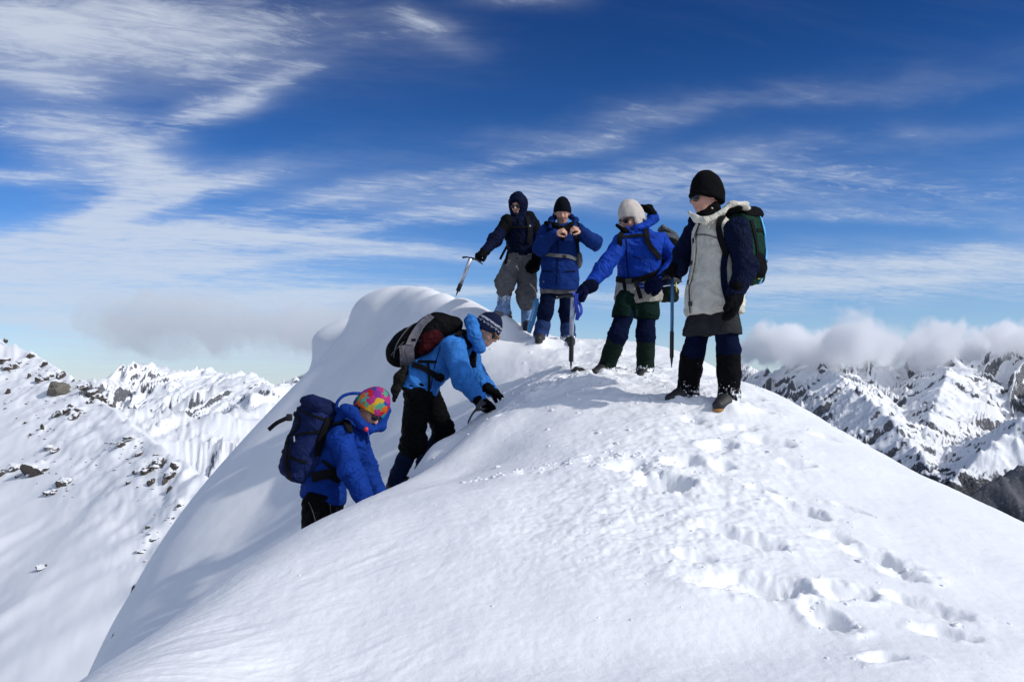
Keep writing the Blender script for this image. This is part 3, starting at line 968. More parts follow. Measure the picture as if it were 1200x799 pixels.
# ------------------------------------------------------------------ implicit-surface kit
from mathutils.bvhtree import BVHTree


def V(a):
    return np.array([float(c) for c in a])


def unit(a):
    a = V(a)
    return a / (np.linalg.norm(a) + 1e-12)


def frame(f, u):
    """right-handed frame: forward f, up u made square to it, right = f x u"""
    f = unit(f); u = V(u) - f * np.dot(u, f); u = unit(u)
    return f, u, np.cross(f, u)


class Sdf:
    def __init__(s):
        s.it = []

    def cap(s, a, b, ra, rb=None, k=.02, flat=None, fs=1.0, op='u'):
        a, b = V(a), V(b); rb = ra if rb is None else rb
        R = max(ra, rb) * max(1, fs)
        s.it.append((op, 'cap', (a, b, ra, rb, None if flat is None else unit(flat), fs), k, np.minimum(a, b) - R, np.maximum(a, b) + R))
        return s

    def chain(s, pts, rs, k=.02, **kw):
        for i in range(len(pts) - 1):
            s.cap(pts[i], pts[i + 1], rs[i], rs[i + 1], k, **kw)
        return s

    def ell(s, c, ax, r, k=.02, op='u'):
        c = V(c); ax = np.array([unit(v) for v in ax]); r = V(r)
        R = r.max()
        s.it.append((op, 'ell', (c, ax, r), k, c - R, c + R))
        return s

    def box(s, c, ax, h, r=.01, k=.02, op='u'):
        c = V(c); ax = np.array([unit(v) for v in ax]); h = V(h)
        R = np.linalg.norm(h)
        s.it.append((op, 'box', (c, ax, h, r), k, c - R, c + R))
        return s

    def cut(s, p, n, k=.004):
        """remove what lies on the n side of the plane"""
        s.it.append(('i', 'pln', (V(p), unit(n)), k, None, None))
        return s

    def mesh(s, vox):
        if vox >= .0075: vox = vox * 1.12
        lo = np.min([i[4] for i in s.it if i[0] == 'u'], 0) - vox * 3 - .004
        hi = np.max([i[5] for i in s.it if i[0] == 'u'], 0) + vox * 3 + .004
        n = np.ceil((hi - lo) / vox).astype(int) + 1
        F = np.full(n, .12, np.float32)
        ax = [lo[i] + vox * np.arange(n[i]) for i in range(3)]
        for (op, kind, pr, k, a, b) in s.it:
            if a is None:
                i0 = [0, 0, 0]; i1 = list(n)
            else:
                m = k * 1.2 + vox * 3
                i0 = np.clip(((a - m - lo) / vox).astype(int), 0, n - 1)
                i1 = np.clip(((b + m - lo) / vox).astype(int) + 2, 1, n)
                if (i1 <= i0).any(): continue
            sl = tuple(slice(int(p), int(q)) for p, q in zip(i0, i1))
            X = ax[0][sl[0]][:, None, None]; Y = ax[1][sl[1]][None, :, None]; Z = ax[2][sl[2]][None, None, :]
            if kind == 'cap':
                pa, pb, ra, rb, fl, fs = pr
                d = pb - pa; L2 = max(float(d @ d), 1e-10)
                qx, qy, qz = X - pa[0], Y - pa[1], Z - pa[2]
                t = np.clip((qx * d[0] + qy * d[1] + qz * d[2]) / L2, 0, 1)
                qx = qx - t * d[0]; qy = qy - t * d[1]; qz = qz - t * d[2]
                if fl is not None:
                    w = (qx * fl[0] + qy * fl[1] + qz * fl[2]) * (1 / fs - 1)
                    qx = qx + w * fl[0]; qy = qy + w * fl[1]; qz = qz + w * fl[2]
                D = np.sqrt(qx * qx + qy * qy + qz * qz) - (ra + (rb - ra) * t)
                if fl is not None and fs < 1: D = D * fs ** .5
            elif kind == 'ell':
                c, A, r = pr
                qx, qy, qz = X - c[0], Y - c[1], Z - c[2]
                k0 = 0; k1 = 0
                for i in range(3):
                    e = qx * A[i][0] + qy * A[i][1] + qz * A[i][2]
                    k0 = k0 + (e / r[i]) ** 2; k1 = k1 + (e / r[i] ** 2) ** 2
                k0 = np.sqrt(k0); D = k0 * (k0 - 1) / (np.sqrt(k1) + 1e-6)
            elif kind == 'box':
                c, A, h, r = pr
                qx, qy, qz = X - c[0], Y - c[1], Z - c[2]
                o = 0; mx = None
                for i in range(3):
                    e = np.abs(qx * A[i][0] + qy * A[i][1] + qz * A[i][2]) - (h[i] - r)
                    o = o + np.maximum(e, 0) ** 2
                    mx = e if mx is None else np.maximum(mx, e)
                D = np.sqrt(o) + np.minimum(mx, 0) - r
            else:
                c, nn = pr
                D = (X - c[0]) * nn[0] + (Y - c[1]) * nn[1] + (Z - c[2]) * nn[2]
            D = D.astype(np.float32)
            G = F[sl]
            if op == 'u':
                h = np.clip(.5 + .5 * (G - D) / k, 0, 1)
                F[sl] = G + (D - G) * h - k * h * (1 - h)
            else:
                E = D if op == 'i' else -D
                h = np.clip(.5 - .5 * (G - E) / k, 0, 1)
                F[sl] = G + (E - G) * h + k * h * (1 - h)
        return surface_nets(F, lo, vox)


def surface_nets(F, lo, vox):
    I = (F < 0)
    c = I[:-1, :-1, :-1].astype(np.int8)
    for (i, j, k) in [(1, 0, 0), (0, 1, 0), (0, 0, 1), (1, 1, 0), (1, 0, 1), (0, 1, 1), (1, 1, 1)]:
        n = F.shape
        c = c + I[i:n[0] - 1 + i, j:n[1] - 1 + j, k:n[2] - 1 + k]
    act = np.argwhere((c > 0) & (c < 8))
    idx = np.full(c.shape, -1, np.int32)
    idx[act[:, 0], act[:, 1], act[:, 2]] = np.arange(len(act))
    corners = [(0, 0, 0), (1, 0, 0), (0, 1, 0), (1, 1, 0), (0, 0, 1), (1, 0, 1), (0, 1, 1), (1, 1, 1)]
    edges = [(0, 1), (2, 3), (4, 5), (6, 7), (0, 2), (1, 3), (4, 6), (5, 7), (0, 4), (1, 5), (2, 6), (3, 7)]
    vals = [F[act[:, 0] + a, act[:, 1] + b, act[:, 2] + d] for (a, b, d) in corners]
    acc = np.zeros((len(act), 3)); cnt = np.zeros(len(act))
    for (p, q) in edges:
        a, b = vals[p], vals[q]
        m = (a < 0) != (b < 0)
        t = a[m] / (a[m] - b[m])
        cp_ = np.array(corners[p], float); cq = np.array(corners[q], float)
        acc[m] += cp_ + t[:, None] * (cq - cp_)
        cnt[m] += 1
    vert = lo + vox * (act + acc / cnt[:, None])
    quads = []
    for ax_ in range(3):
        sa = [slice(None)] * 3; sb = [slice(None)] * 3
        sa[ax_] = slice(0, -1); sb[ax_] = slice(1, None)
        A, B = I[tuple(sa)], I[tuple(sb)]
        e = np.argwhere(A != B)
        u, v = [(1, 2), (2, 0), (0, 1)][ax_]
        ok = (e[:, u] > 0) & (e[:, v] > 0) & (e[:, u] < F.shape[u] - 1) & (e[:, v] < F.shape[v] - 1)
        e = e[ok]
        ins = A[e[:, 0], e[:, 1], e[:, 2]]

        def cell(du, dv):
            g = e.copy(); g[:, u] -= du; g[:, v] -= dv
            return idx[g[:, 0], g[:, 1], g[:, 2]]
        q = np.stack([cell(1, 1), cell(0, 1), cell(0, 0), cell(1, 0)], 1)
        q[~ins] = q[~ins][:, ::-1]
        quads.append(q)
    q = np.concatenate(quads)
    q = q[(q >= 0).all(1)]
    return vert, q


def vnormals(v, q):
    n = np.cross(v[q[:, 2]] - v[q[:, 0]], v[q[:, 3]] - v[q[:, 1]])
    N = np.zeros_like(v)
    for i in range(4): np.add.at(N, q[:, i], n)
    return N / (np.linalg.norm(N, axis=1)[:, None] + 1e-12)


def relax(v, q, it=1):
    for _ in range(it):
        s = np.zeros_like(v); c = np.zeros(len(v))
        for i in range(4):
            np.add.at(s, q[:, i], v[q[:, (i + 1) % 4]]); np.add.at(c, q[:, i], 1)
            np.add.at(s, q[:, i], v[q[:, (i - 1) % 4]]); np.add.at(c, q[:, i], 1)
        v = v * .5 + .5 * s / c[:, None]
    return v


def creases(v, q, bones, amp, lam, seed=1):
    """cloth folds: sharp ridges running round the nearest limb, bunched at its ends"""
    best = np.full(len(v), 1e9); axv = np.zeros_like(v); tt = np.zeros(len(v))
    for (a, b) in bones:
        a, b = V(a), V(b); d = b - a; L2 = d @ d
        t = np.clip(((v - a) @ d) / L2, 0, 1)
        ds = np.linalg.norm(v - a - t[:, None] * d, axis=1)
        m = ds < best
        best[m] = ds[m]; axv[m] = d / math.sqrt(L2); tt[m] = t[m]
    al = (v * axv).sum(1)
    perp = v - al[:, None] * axv
    wob = perlin3(v / (lam * 2.2) + 3.1, seed) * lam * .9
    p1 = perp / (lam * 1.9) + ((al + wob) / lam)[:, None] * np.array([.33, .55, .76])
    n1 = 1 - np.abs(perlin3(p1 + seed, seed + 1)) * 2
    p2 = perp / (lam * .9) + ((al + wob * .6) / (lam * .45))[:, None] * np.array([.5, -.4, .76])
    n2 = 1 - np.abs(perlin3(p2 + seed, seed + 2)) * 2
    n3 = perlin3(v / (lam * 1.8) + 9, seed + 3)
    bunch = .55 + .75 * np.clip(np.abs(tt - .5) * 2, 0, 1) ** 2
    n1 = np.sign(n1) * np.abs(n1) ** 1.4
    h = amp * 1.45 * bunch * (.62 * n1 + .45 * n2 + .75 * n3 - .40)
    return v + vnormals(v, q) * h[:, None]


def solid(name, sdf, vox, mat, parent, bones=None, amp=.008, lam=.06, seed=1, rel=1, label=None, post=None):
    v, q = sdf.mesh(vox)
    if rel: v = relax(v, q, rel)
    if bones: v = creases(v, q, bones, amp, lam, seed)
    if post: v = post(v, q)
    o = link_mesh(name, v, q, mat, parent)
    if label: o['label'] = label
    return o


def world_bvh(o):
    off = np.zeros(3); r = o.parent
    while r is not None:
        off += np.array(r.location); r = r.parent
    me = o.data
    vs = [Vector(v.co) + Vector(off) for v in me.vertices]
    return BVHTree.FromPolygons(vs, [tuple(p.vertices) for p in me.polygons])


def on(bvh, px, py, off=.004):
    """where the sight line meets a surface, lifted off it a little -> (point, normal)"""
    d = Vector(P(px, py, 1.0)).normalized()
    h = bvh.ray_cast(Vector((0, 0, 0)), d)
    if h[0] is None:
        h = bvh.find_nearest(Vector(P(px, py, on.Y)))
        if h[0] is None: return P(px, py, on.Y), V((0, -1, 0))
    n = h[1] if h[1].dot(d) < 0 else -h[1]
    return V(h[0]) + V(n) * off, V(n)


on.Y = 6.0


def catmull(p, n=6):
    p = [V(a) for a in p]
    if len(p) < 3:
        return [p[0] + (p[-1] - p[0]) * t for t in np.linspace(0, 1, n + 1)]
    q = [2 * p[0] - p[1]] + p + [2 * p[-1] - p[-2]]
    out = []
    for i in range(1, len(q) - 2):
        for t in np.linspace(0, 1, n, endpoint=False):
            out.append(.5 * ((2 * q[i]) + (-q[i - 1] + q[i + 1]) * t + (2 * q[i - 1] - 5 * q[i] + 4 * q[i + 1] - q[i + 2]) * t * t
                             + (-q[i - 1] + 3 * q[i] - 3 * q[i + 1] + q[i + 2]) * t ** 3))
    out.append(p[-1])
    return out


def ribbon(name, pts, nrm, width, thick, mat, parent, label=None):
    """webbing: a flat band of real thickness along pts, lying square to the normals"""
    pts = [V(p) for p in pts]; nrm = [unit(n) for n in nrm]
    vs, fs = [], []
    for i, p in enumerate(pts):
        t = unit(pts[min(i + 1, len(pts) - 1)] - pts[max(i - 1, 0)])
        n = unit(nrm[i] - t * (nrm[i] @ t)); s = np.cross(t, n)
        for (a, b) in ((-1, 0), (1, 0), (1, 1), (-1, 1)):
            vs.append(p + s * a * width / 2 + n * b * thick)
    for i in range(len(pts) - 1):
        for k in range(4):
            a = i * 4 + k; b = i * 4 + (k + 1) % 4
            fs.append((a, b, b + 4, a + 4))
    fs.append((3, 2, 1, 0)); m = 4 * (len(pts) - 1); fs.append((m, m + 1, m + 2, m + 3))
    o = link_mesh(name, vs, np.array(fs), mat, parent, smooth=False)
    if label: o['label'] = label
    return o


def strap_on(name, bvh, pxs, width, mat, parent, thick=.004, off=.002, label=None, n=7):
    a = [on(bvh, x, y, off) for (x, y) in [tuple(c) for c in catmull([(x, y, 0) for (x, y) in pxs], n)][:] for _ in (0,)] if False else None
    path = catmull([(x, y, 0) for (x, y) in pxs], n)
    hit = [on(bvh, c[0], c[1], off) for c in path]
    P_ = np.array([h[0] for h in hit]); N_ = np.array([h[1] for h in hit])
    for _ in range(3):
        P_[1:-1] = .5 * P_[1:-1] + .25 * (P_[:-2] + P_[2:]); N_[1:-1] = .5 * N_[1:-1] + .25 * (N_[:-2] + N_[2:])
    P_ = P_ + N_ * .004
    return ribbon(name, P_, N_, width, thick, mat, parent, label)


def tube(name, pts, rs, mat, parent, seg=10, label=None, caps=True, flat=None, fs=1.0):
    pts = [V(p) for p in pts]
    if not hasattr(rs, '__len__'): rs = [rs] * len(pts)
    vs, fs_ = [], []
    t0 = unit(pts[1] - pts[0]); ref = flat if flat is not None else (V((0, 0, 1)) if abs(t0[2]) < .9 else V((1, 0, 0)))
    for i, p in enumerate(pts):
        t = unit(pts[min(i + 1, len(pts) - 1)] - pts[max(i - 1, 0)])
        a = unit(V(ref) - t * (V(ref) @ t)); b = np.cross(t, a)
        for k in range(seg):
            w = 2 * math.pi * k / seg
            vs.append(p + (a * math.cos(w) * fs + b * math.sin(w)) * rs[i])
    n = len(pts)
    for i in range(n - 1):
        for k in range(seg):
            k2 = (k + 1) % seg
            fs_.append((i * seg + k, i * seg + k2, (i + 1) * seg + k2, (i + 1) * seg + k))
    if caps:
        fs_.append(tuple(range(seg))[::-1]); fs_.append(tuple(range((n - 1) * seg, n * seg)))
    o = link_mesh(name, vs, fs_, mat, parent)
    if label: o['label'] = label
    return o


def plate(name, outline, origin, ex, ey, thick, mat, parent, label=None):
    """a flat piece of metal: outline in the ex/ey plane, real thickness"""
    origin, ex, ey = V(origin), unit(ex), unit(ey)
    n = np.cross(ex, ey)
    m = len(outline)
    vs = [origin + ex * a + ey * b + n * s * thick / 2 for s in (-1, 1) for (a, b) in outline]
    fs = [tuple(range(m))[::-1], tuple(range(m, 2 * m))] + [(i, (i + 1) % m, m + (i + 1) % m, m + i) for i in range(m)]
    o = link_mesh(name, vs, fs, mat, parent, smooth=False)
    if label: o['label'] = label
    return o


# ------------------------------------------------------------------ cloth, skin, metal
def mat_cloth(name, col, rough=.6, crumple=.5, weave=0.0, var=.16, spec=.06, sheen=.0, snow=None, scale=1.0):
    m = bpy.data.materials.new(name); m.use_nodes = True
    col = tuple(c * .80 for c in col)
    T = NT(m.node_tree); T.n.clear()
    out = T.new('ShaderNodeOutputMaterial'); b = T.new('ShaderNodeBsdfPrincipled')
    T.l.new(b.outputs[0], out.inputs[0])
    tc = T.new('ShaderNodeTexCoord').outputs['Object']
    n1 = T.noise(tc, 9 * scale, 4, .6, .3)
    dark = tuple(c * (1 - var) for c in col); lite = tuple(min(1, c * (1 + var)) for c in col)
    c = T.mix(T.smooth(n1, .3, .7), dark, lite)
    if snow is not None:                     # snow caked on, (object z below which it lies)
        pz = T.sep(tc)[2]
        ns = T.noise(tc, 34, 5, .7)
        k = T.math('ADD', T.smooth(pz, snow[0], snow[1], 0, .30), ns)
        c = T.mix(T.smooth(k, .70, .76), c, (.82, .84, .88))
    T.l.new(c, b.inputs['Base Color'])
    b.inputs['Roughness'].default_value = min(1, rough + .15)
    b.inputs['Specular IOR Level'].default_value = spec
    b.inputs['Sheen Weight'].default_value = sheen
    h = T.math('MULTIPLY', T.noise(tc, 22 * scale, 5, .6, .8), .5)
    h = T.math('ADD', h, T.math('MULTIPLY', T.noise(tc, 7 * scale, 3, .5, 1.0), 1.0))
    rg = T.math('ABSOLUTE', T.math('SUBTRACT', T.noise(tc, 6.5 * scale, 4, .55, 1.6), .5))
    h = T.math('ADD', h, T.math('MULTIPLY', T.smooth(rg, 0, .10), .9))
    if weave:
        wv_ = T.new('ShaderNodeTexWave', wave_type='BANDS', bands_direction='DIAGONAL')
        wv_.inputs['Scale'].default_value = weave
        wv_.inputs['Distortion'].default_value = 1.0
        T.l.new(tc, wv_.inputs['Vector'])
        h = T.math('ADD', h, T.math('MULTIPLY', wv_.outputs[1], .2))
    bp = T.new('ShaderNodeBump'); bp.inputs['Strength'].default_value = crumple; bp.inputs['Distance'].default_value = .02
    T.l.new(h, bp.inputs['Height']); T.l.new(bp.outputs[0], b.inputs['Normal'])
    return m


def mat_plain(name, col, rough=.5, metal=0.0, spec=.5, bump=0.0):
    m = bpy.data.materials.new(name); m.use_nodes = True
    T = NT(m.node_tree); b = T.n['Principled BSDF']
    tc = T.new('ShaderNodeTexCoord').outputs['Object']
    n1 = T.noise(tc, 40, 4, .6)
    T.l.new(T.mix(n1, tuple(c * .85 for c in col), tuple(min(1, c * 1.12) for c in col)), b.inputs['Base Color'])
    b.inputs['Roughness'].default_value = rough; b.inputs['Metallic'].default_value = metal
    b.inputs['Specular IOR Level'].default_value = spec
    if bump:
        bp = T.new('ShaderNodeBump'); bp.inputs['Strength'].default_value = bump; bp.inputs['Distance'].default_value = .005
        T.l.new(T.noise(tc, 120, 3, .6), bp.inputs['Height']); T.l.new(bp.outputs[0], b.inputs['Normal'])
    return m


def mat_skin(name, col=(.55, .30, .22)):
    m = bpy.data.materials.new(name); m.use_nodes = True
    T = NT(m.node_tree); b = T.n['Principled BSDF']
    a = T.new('ShaderNodeAttribute', attribute_name='lip')
    tc = T.new('ShaderNodeTexCoord').outputs['Object']
    c = T.mix(T.noise(tc, 25, 3, .5), tuple(x * .9 for x in col), tuple(x * 1.08 for x in col))
    c = T.mix(a.outputs['Fac'], c, (.42, .15, .12))
    br = T.new('ShaderNodeAttribute', attribute_name='brow')
    c = T.mix(br.outputs['Fac'], c, (.07, .04, .03))
    T.l.new(c, b.inputs['Base Color'])
    b.inputs['Roughness'].default_value = .48
    b.inputs['Subsurface Weight'].default_value = .12
    b.inputs['Subsurface Radius'].default_value = (.012, .005, .003)
    return m


def mat_hat(name, kind, base, **kw):
    """knitted hats; 'hh' height and 'ha' angle attributes run over the hat"""
    m = bpy.data.materials.new(name); m.use_nodes = True
    T = NT(m.node_tree); b = T.n['Principled BSDF']
    hh = T.new('ShaderNodeAttribute', attribute_name='hh').outputs['Fac']
    ha = T.new('ShaderNodeAttribute', attribute_name='ha').outputs['Fac']
    tc = T.new('ShaderNodeTexCoord').outputs['Object']
    if kind == 'plain':
        c = T.mix(T.noise(tc, 30, 4, .6), tuple(x * .75 for x in base), tuple(min(1, x * 1.15) for x in base))
        bs = .35
    elif kind == 'stripe':
        s1 = T.math('MULTIPLY', T.smooth(hh, .050, .054), T.smooth(hh, .072, .068))
        zig = T.math('ABSOLUTE', T.math('SUBTRACT', T.math('FRACT', T.math('MULTIPLY', ha, 9.0)), .5))
        dots = T.math('MULTIPLY', T.smooth(T.math('FRACT', T.math('MULTIPLY', ha, 16.0)), .48, .52),
                      T.math('MULTIPLY', T.smooth(hh, .018, .021), T.smooth(hh, .034, .031)))
        zz = T.math('ADD', .030, T.math('MULTIPLY', zig, .018))
        near_ = T.math('MULTIPLY', T.smooth(T.math('ABSOLUTE', T.math('SUBTRACT', hh, zz)), .004, .002), .5)
        k = T.math('MAXIMUM', T.math('MAXIMUM', s1, T.math('MULTIPLY', dots, .75)), near_)
        nz_ = T.smooth(T.noise(tc, 90, 3, .7), .40, .55)
        c = T.mix(T.math('MULTIPLY', k, nz_), base, (.50, .53, .62))
        bs = .4
    else:
        vo = T.new('ShaderNodeTexVoronoi', feature='SMOOTH_F1'); vo.inputs['Scale'].default_value = 20
        vo.inputs['Smoothness'].default_value = .15
        T.l.new(T.vmath('ADD', tc, T.vmath('SCALE', tc)), vo.inputs['Vector']) if False else T.l.new(tc, vo.inputs['Vector'])
        v2 = T.new('ShaderNodeTexVoronoi', feature='F1'); v2.inputs['Scale'].default_value = 19
        wob = T.new('ShaderNodeTexNoise'); wob.inputs['Scale'].default_value = 45
        T.l.new(tc, wob.inputs['Vector'])
        T.l.new(T.vmath('ADD', tc, T.vmath('MULTIPLY', wob.outputs['Color'], (.05, .05, .05))), v2.inputs['Vector'])
        r = T.sep(v2.outputs['Color'])[0]
        cr = T.new('ShaderNodeValToRGB'); cr.color_ramp.interpolation = 'CONSTANT'
        cols = [(.02, .27, .28), (.58, .12, .015), (.42, .015, .02), (.20, .025, .24), (.55, .32, .03), (.08, .30, .18), (.40, .03, .16), (.03, .05, .25)]
        els = cr.color_ramp.elements
        while len(els) < len(cols): els.new(.5)
        for i, cc_ in enumerate(cols):
            els[i].position = i / len(cols); els[i].color = (*cc_, 1)
        T.l.new(r, cr.inputs[0]); c = cr.outputs[0]
        bs = .6
    T.l.new(c, b.inputs['Base Color'])
    b.inputs['Roughness'].default_value = .95; b.inputs['Specular IOR Level'].default_value = .1
    b.inputs['Sheen Weight'].default_value = .0
    h = T.math('ADD', T.noise(tc, 150, 3, .6), T.math('MULTIPLY', T.math('SINE', T.math('MULTIPLY', ha, 300.0)), .25))
    bp = T.new('ShaderNodeBump'); bp.inputs['Strength'].default_value = bs; bp.inputs['Distance'].default_value = .006
    T.l.new(h, bp.inputs['Height']); T.l.new(bp.outputs[0], b.inputs['Normal'])
    return m


# ------------------------------------------------------------------ anatomy
def add_head(S, c, f, u, s=1.0, face=True):
    f, u, r = frame(f, u); c = V(c)

    def q(a, b, d):
        return c + (f * a + u * b + r * d) * s
    S.ell(q(-.012, .028, 0), (f, u, r), V((.098, .098, .078)) * s, .02)
    S.ell(q(.030, -.035, 0), (f, u, r), V((.062, .082, .060)) * s, .03)
    S.cap(q(.052, -.095, -.014), q(.052, -.095, .014), .023 * s, k=.03)         # chin
    if face:
        S.cap(q(.079, .018, -.030), q(.079, .018, .030), .012 * s, k=.014)      # brow
        for d in (-1, 1):
            S.ell(q(.096, -.002, d * .031), (f, u, r), V((.016, .012, .018)) * s, .010, op='s')
            S.ell(q(.077, -.002, d * .030), (f, u, r), V((.013, .011, .014)) * s, .004)
            S.ell(q(.060, -.035, d * .036), (f, u, r), V((.024, .022, .020)) * s, .02)   # cheeks
            S.ell(q(-.012, -.012, d * .080), (f, u, r), V((.020, .030, .009)) * s, .008)  # ears
        S.chain([q(.088, .008, 0), q(.104, -.018, 0), q(.110, -.030, 0)], [.008 * s, .0105 * s, .012 * s], .012)
        S.cap(q(.094, -.034, -.011), q(.094, -.034, .011), .008 * s, k=.008)
        S.cap(q(.082, -.062, -.017), q(.082, -.062, .017), .0075 * s, k=.008)
        S.cap(q(.079, -.073, -.014), q(.079, -.073, .014), .0085 * s, k=.008)
        S.cap(q(.094, -.0675, -.016), q(.094, -.0675, .016), .0028 * s, k=.004, op='s')
    return f, u, r


def add_hand(S, wrist, d, n, thumb, curl=(.35, .35, .4, .45), s=1.0, t=.0, k=.006, thumb_in=.3):
    """d finger direction, n palm normal (curl goes that way), thumb +1/-1 side of w = d x n"""
    d, n, w = frame(d, n)
    wrist = V(wrist); w = w * thumb
    L = [.070, .078, .072, .056]
    for i in range(4):
        off = (1.5 - i) * .0195
        b0 = wrist + (w * off * .55 + d * .012) * s
        kn = wrist + (w * off + d * (.088 - .004 * abs(i - 1))) * s
        S.cap(b0, kn, (.0145 + t) * s, (.0125 + t) * s, k=.012)
        p = kn; a = 0
        for j, (fr, rr_) in enumerate(((.46, .0095), (.31, .0085), (.23, .0075))):
            a += curl[i] * (1.0, 1.25, .9)[j]
            dr = unit(d * math.cos(a) + n * math.sin(a) + w * off * 1.2)
            e = p + dr * L[i] * fr * s
            S.cap(p, e, (rr_ + t) * s, (rr_ * .9 + t) * s, k=k)
            p = e
    b0 = wrist + (d * .020 + w * .020) * s
    m = b0 + unit(d * .60 + w * .75 + n * thumb_in) * .045 * s
    e = m + unit(d * .80 + w * .30 + n * thumb_in * 1.2) * .034 * s
    e2 = e + unit(d * .85 + w * .05 + n * thumb_in * 1.6) * .024 * s
    S.cap(b0, m, (.016 + t) * s, (.0125 + t) * s, k=.012); S.cap(m, e, (.011 + t) * s, (.010 + t) * s, k=k); S.cap(e, e2, (.0095 + t) * s, (.0085 + t) * s, k=k)


def add_foot(S, ankle, d, up=(0, 0, 1), s=1.0, r=.045):
    d, u, w = frame(d, up); a = V(ankle)
    heel = a - d * .045 * s - u * .055 * s
    S.cap(a, heel, r * 1.0 * s, r * .9 * s, k=.03)
    S.chain([heel, a + d * .08 * s - u * .055 * s, a + d * .165 * s - u * .068 * s], [r * .92 * s, r * .95 * s, r * .78 * s], .03, flat=w, fs=1.05)
    S.cap(a, a + d * .09 * s - u * .045 * s, r * s, r * .85 * s, k=.03)


def boot(J, side, d, mat, solemat, parent, s=1.0):
    a = V(J['an' + side]); d, u, w = frame(d, (0, 0, 1))
    S = Sdf(); S.cap(a + V((0, 0, .06)), a, .056 * s, .056 * s, k=.02); add_foot(S, a, d, u, s, .054)
    S.cut(a - u * .098 * s, -u)
    b = solid('boot', S, .008, mat, parent, rel=1)
    S = Sdf()
    S.chain([a - d * .055 * s - u * .100 * s, a + d * .08 * s - u * .100 * s, a + d * .17 * s - u * .098 * s], [.050 * s, .049 * s, .042 * s], .02)
    S.cut(a - u * .088 * s, u); S.cut(a - u * .118 * s, -u)
    solid('sole', S, .008, solemat, b, rel=0)
    return b


def body(J, parent, skin, hands=(), vox=.0082, hs=1.0):
    S = Sdf()
    tf = J['tf']; tl = unit(V(J['shL']) - V(J['shR']))
    ch = (V(J['shL']) + V(J['shR'])) / 2
    pel = V(J['pel'])
    S.cap(pel, ch - (ch - pel) * .25, .125, .135, k=.03, flat=tf, fs=.68)
    S.cap(J['shR'], J['shL'], .055, k=.06)
    f, u, r = add_head(S, J['head'], J['hf'], J['hu'], hs)
    S.cap(ch + (pel - ch) * .05, V(J['head']) - u * .05 * hs - f * .02, .062, .052, k=.035)
    for s in 'LR':
        S.chain([J['sh' + s], J['el' + s], J['wr' + s]], [.052, .038, .026], .03)
        S.chain([J['hip' + s], J['kn' + s], J['an' + s]], [.085, .055, .038], .03)
        add_foot(S, J['an' + s], J['toe' + s], s=.9, r=.038)
    for h in hands:
        add_hand(S, *h[0], **h[1])
    c = V(J['head'])
    v, q = S.mesh(vox)
    v = relax(v, q, 1)
    o = link_mesh('body', v, q, skin, parent)
    lp = V(c + (f * .086 - u * .0675) * hs)
    dl = (v - lp)
    e = np.sqrt((dl @ r / .022) ** 2 + (dl @ u / .009) ** 2 + (dl @ f / .02) ** 2)
    a = o.data.attributes.new('lip', 'FLOAT', 'POINT'); a.data.foreach_set('value', (1 - sstep(e, .7, 1.2)).astype(np.float32) * .8)
    br = np.zeros(len(v))
    for d in (-1, 1):
        dl = v - (c + (f * .090 + u * .021 + r * .031 * d) * hs)
        e = np.sqrt((dl @ r / .019) ** 2 + (dl @ u / .0055) ** 2 + (dl @ f / .03) ** 2)
        br = np.maximum(br, 1 - sstep(e, .6, 1.3))
    a = o.data.attributes.new('brow', 'FLOAT', 'POINT'); a.data.foreach_set('value', (br * .35).astype(np.float32))
    return o


def hat_attrs(o, v, c, f, u, r, base):
    d = v - c
    hh = d @ u - base; ha = (np.arctan2(d @ r, d @ f) / (2 * np.pi) + 1)
    for nme, val in (('hh', hh), ('ha', ha)):
        a = o.data.attributes.new(nme, 'FLOAT', 'POINT'); a.data.foreach_set('value', val.astype(np.float32))


def beanie(J, parent, mat, s=1.0, tall=.02, brim=.022, cuff=True, back=0.0, label=None, tilt=0.0, flaps=False):
    """close knitted hat; brim = height of its edge over the eye line, it sits lower at the back"""
    f, u, r = frame(J['hf'], J['hu']); c = V(J['head'])
    S = Sdf()
    S.ell(c + (-f * (.010 + back) + u * .030) * s, (f, u, r), V((.112, .112 + tall, .092)) * s, .02)
    S.ell(c + (-f * .02 - u * .005) * s, (f, u, r), V((.104, .115, .090)) * s, .03)
    if cuff:
        for k in range(14):
            w0, w1 = 2 * math.pi * k / 14, 2 * math.pi * (k + 1) / 14

            def rp(w):
                return c + (f * (math.cos(w) * .094 - .010) + r * math.sin(w) * .080 + u * (brim + .014 - (.062 + tilt) * (.5 - .5 * math.cos(w)))) * s
            S.cap(rp(w0), rp(w1), .017 * s, k=.008)
    n_ = unit(-u + f * (.34 + tilt * 4))
    S.cut(c + u * brim * s + f * .09 * s, n_)
    if flaps:
        for d in (-1, 1):
            S.ell(c + (f * .002 - u * .030 + r * d * .078) * s, (f, u, r), V((.042, .060, .018)) * s, .02)
    v, q = S.mesh(.0065)
    v = relax(v, q, 1)
    n = vnormals(v, q)
    v = v + n * (perlin3(v * 28, 5) * .003)[:, None]
    o = link_mesh('hat', v, q, mat, parent)
    hat_attrs(o, v, c, f, u, r, brim * s)
    if label: o['label'] = label
    return o


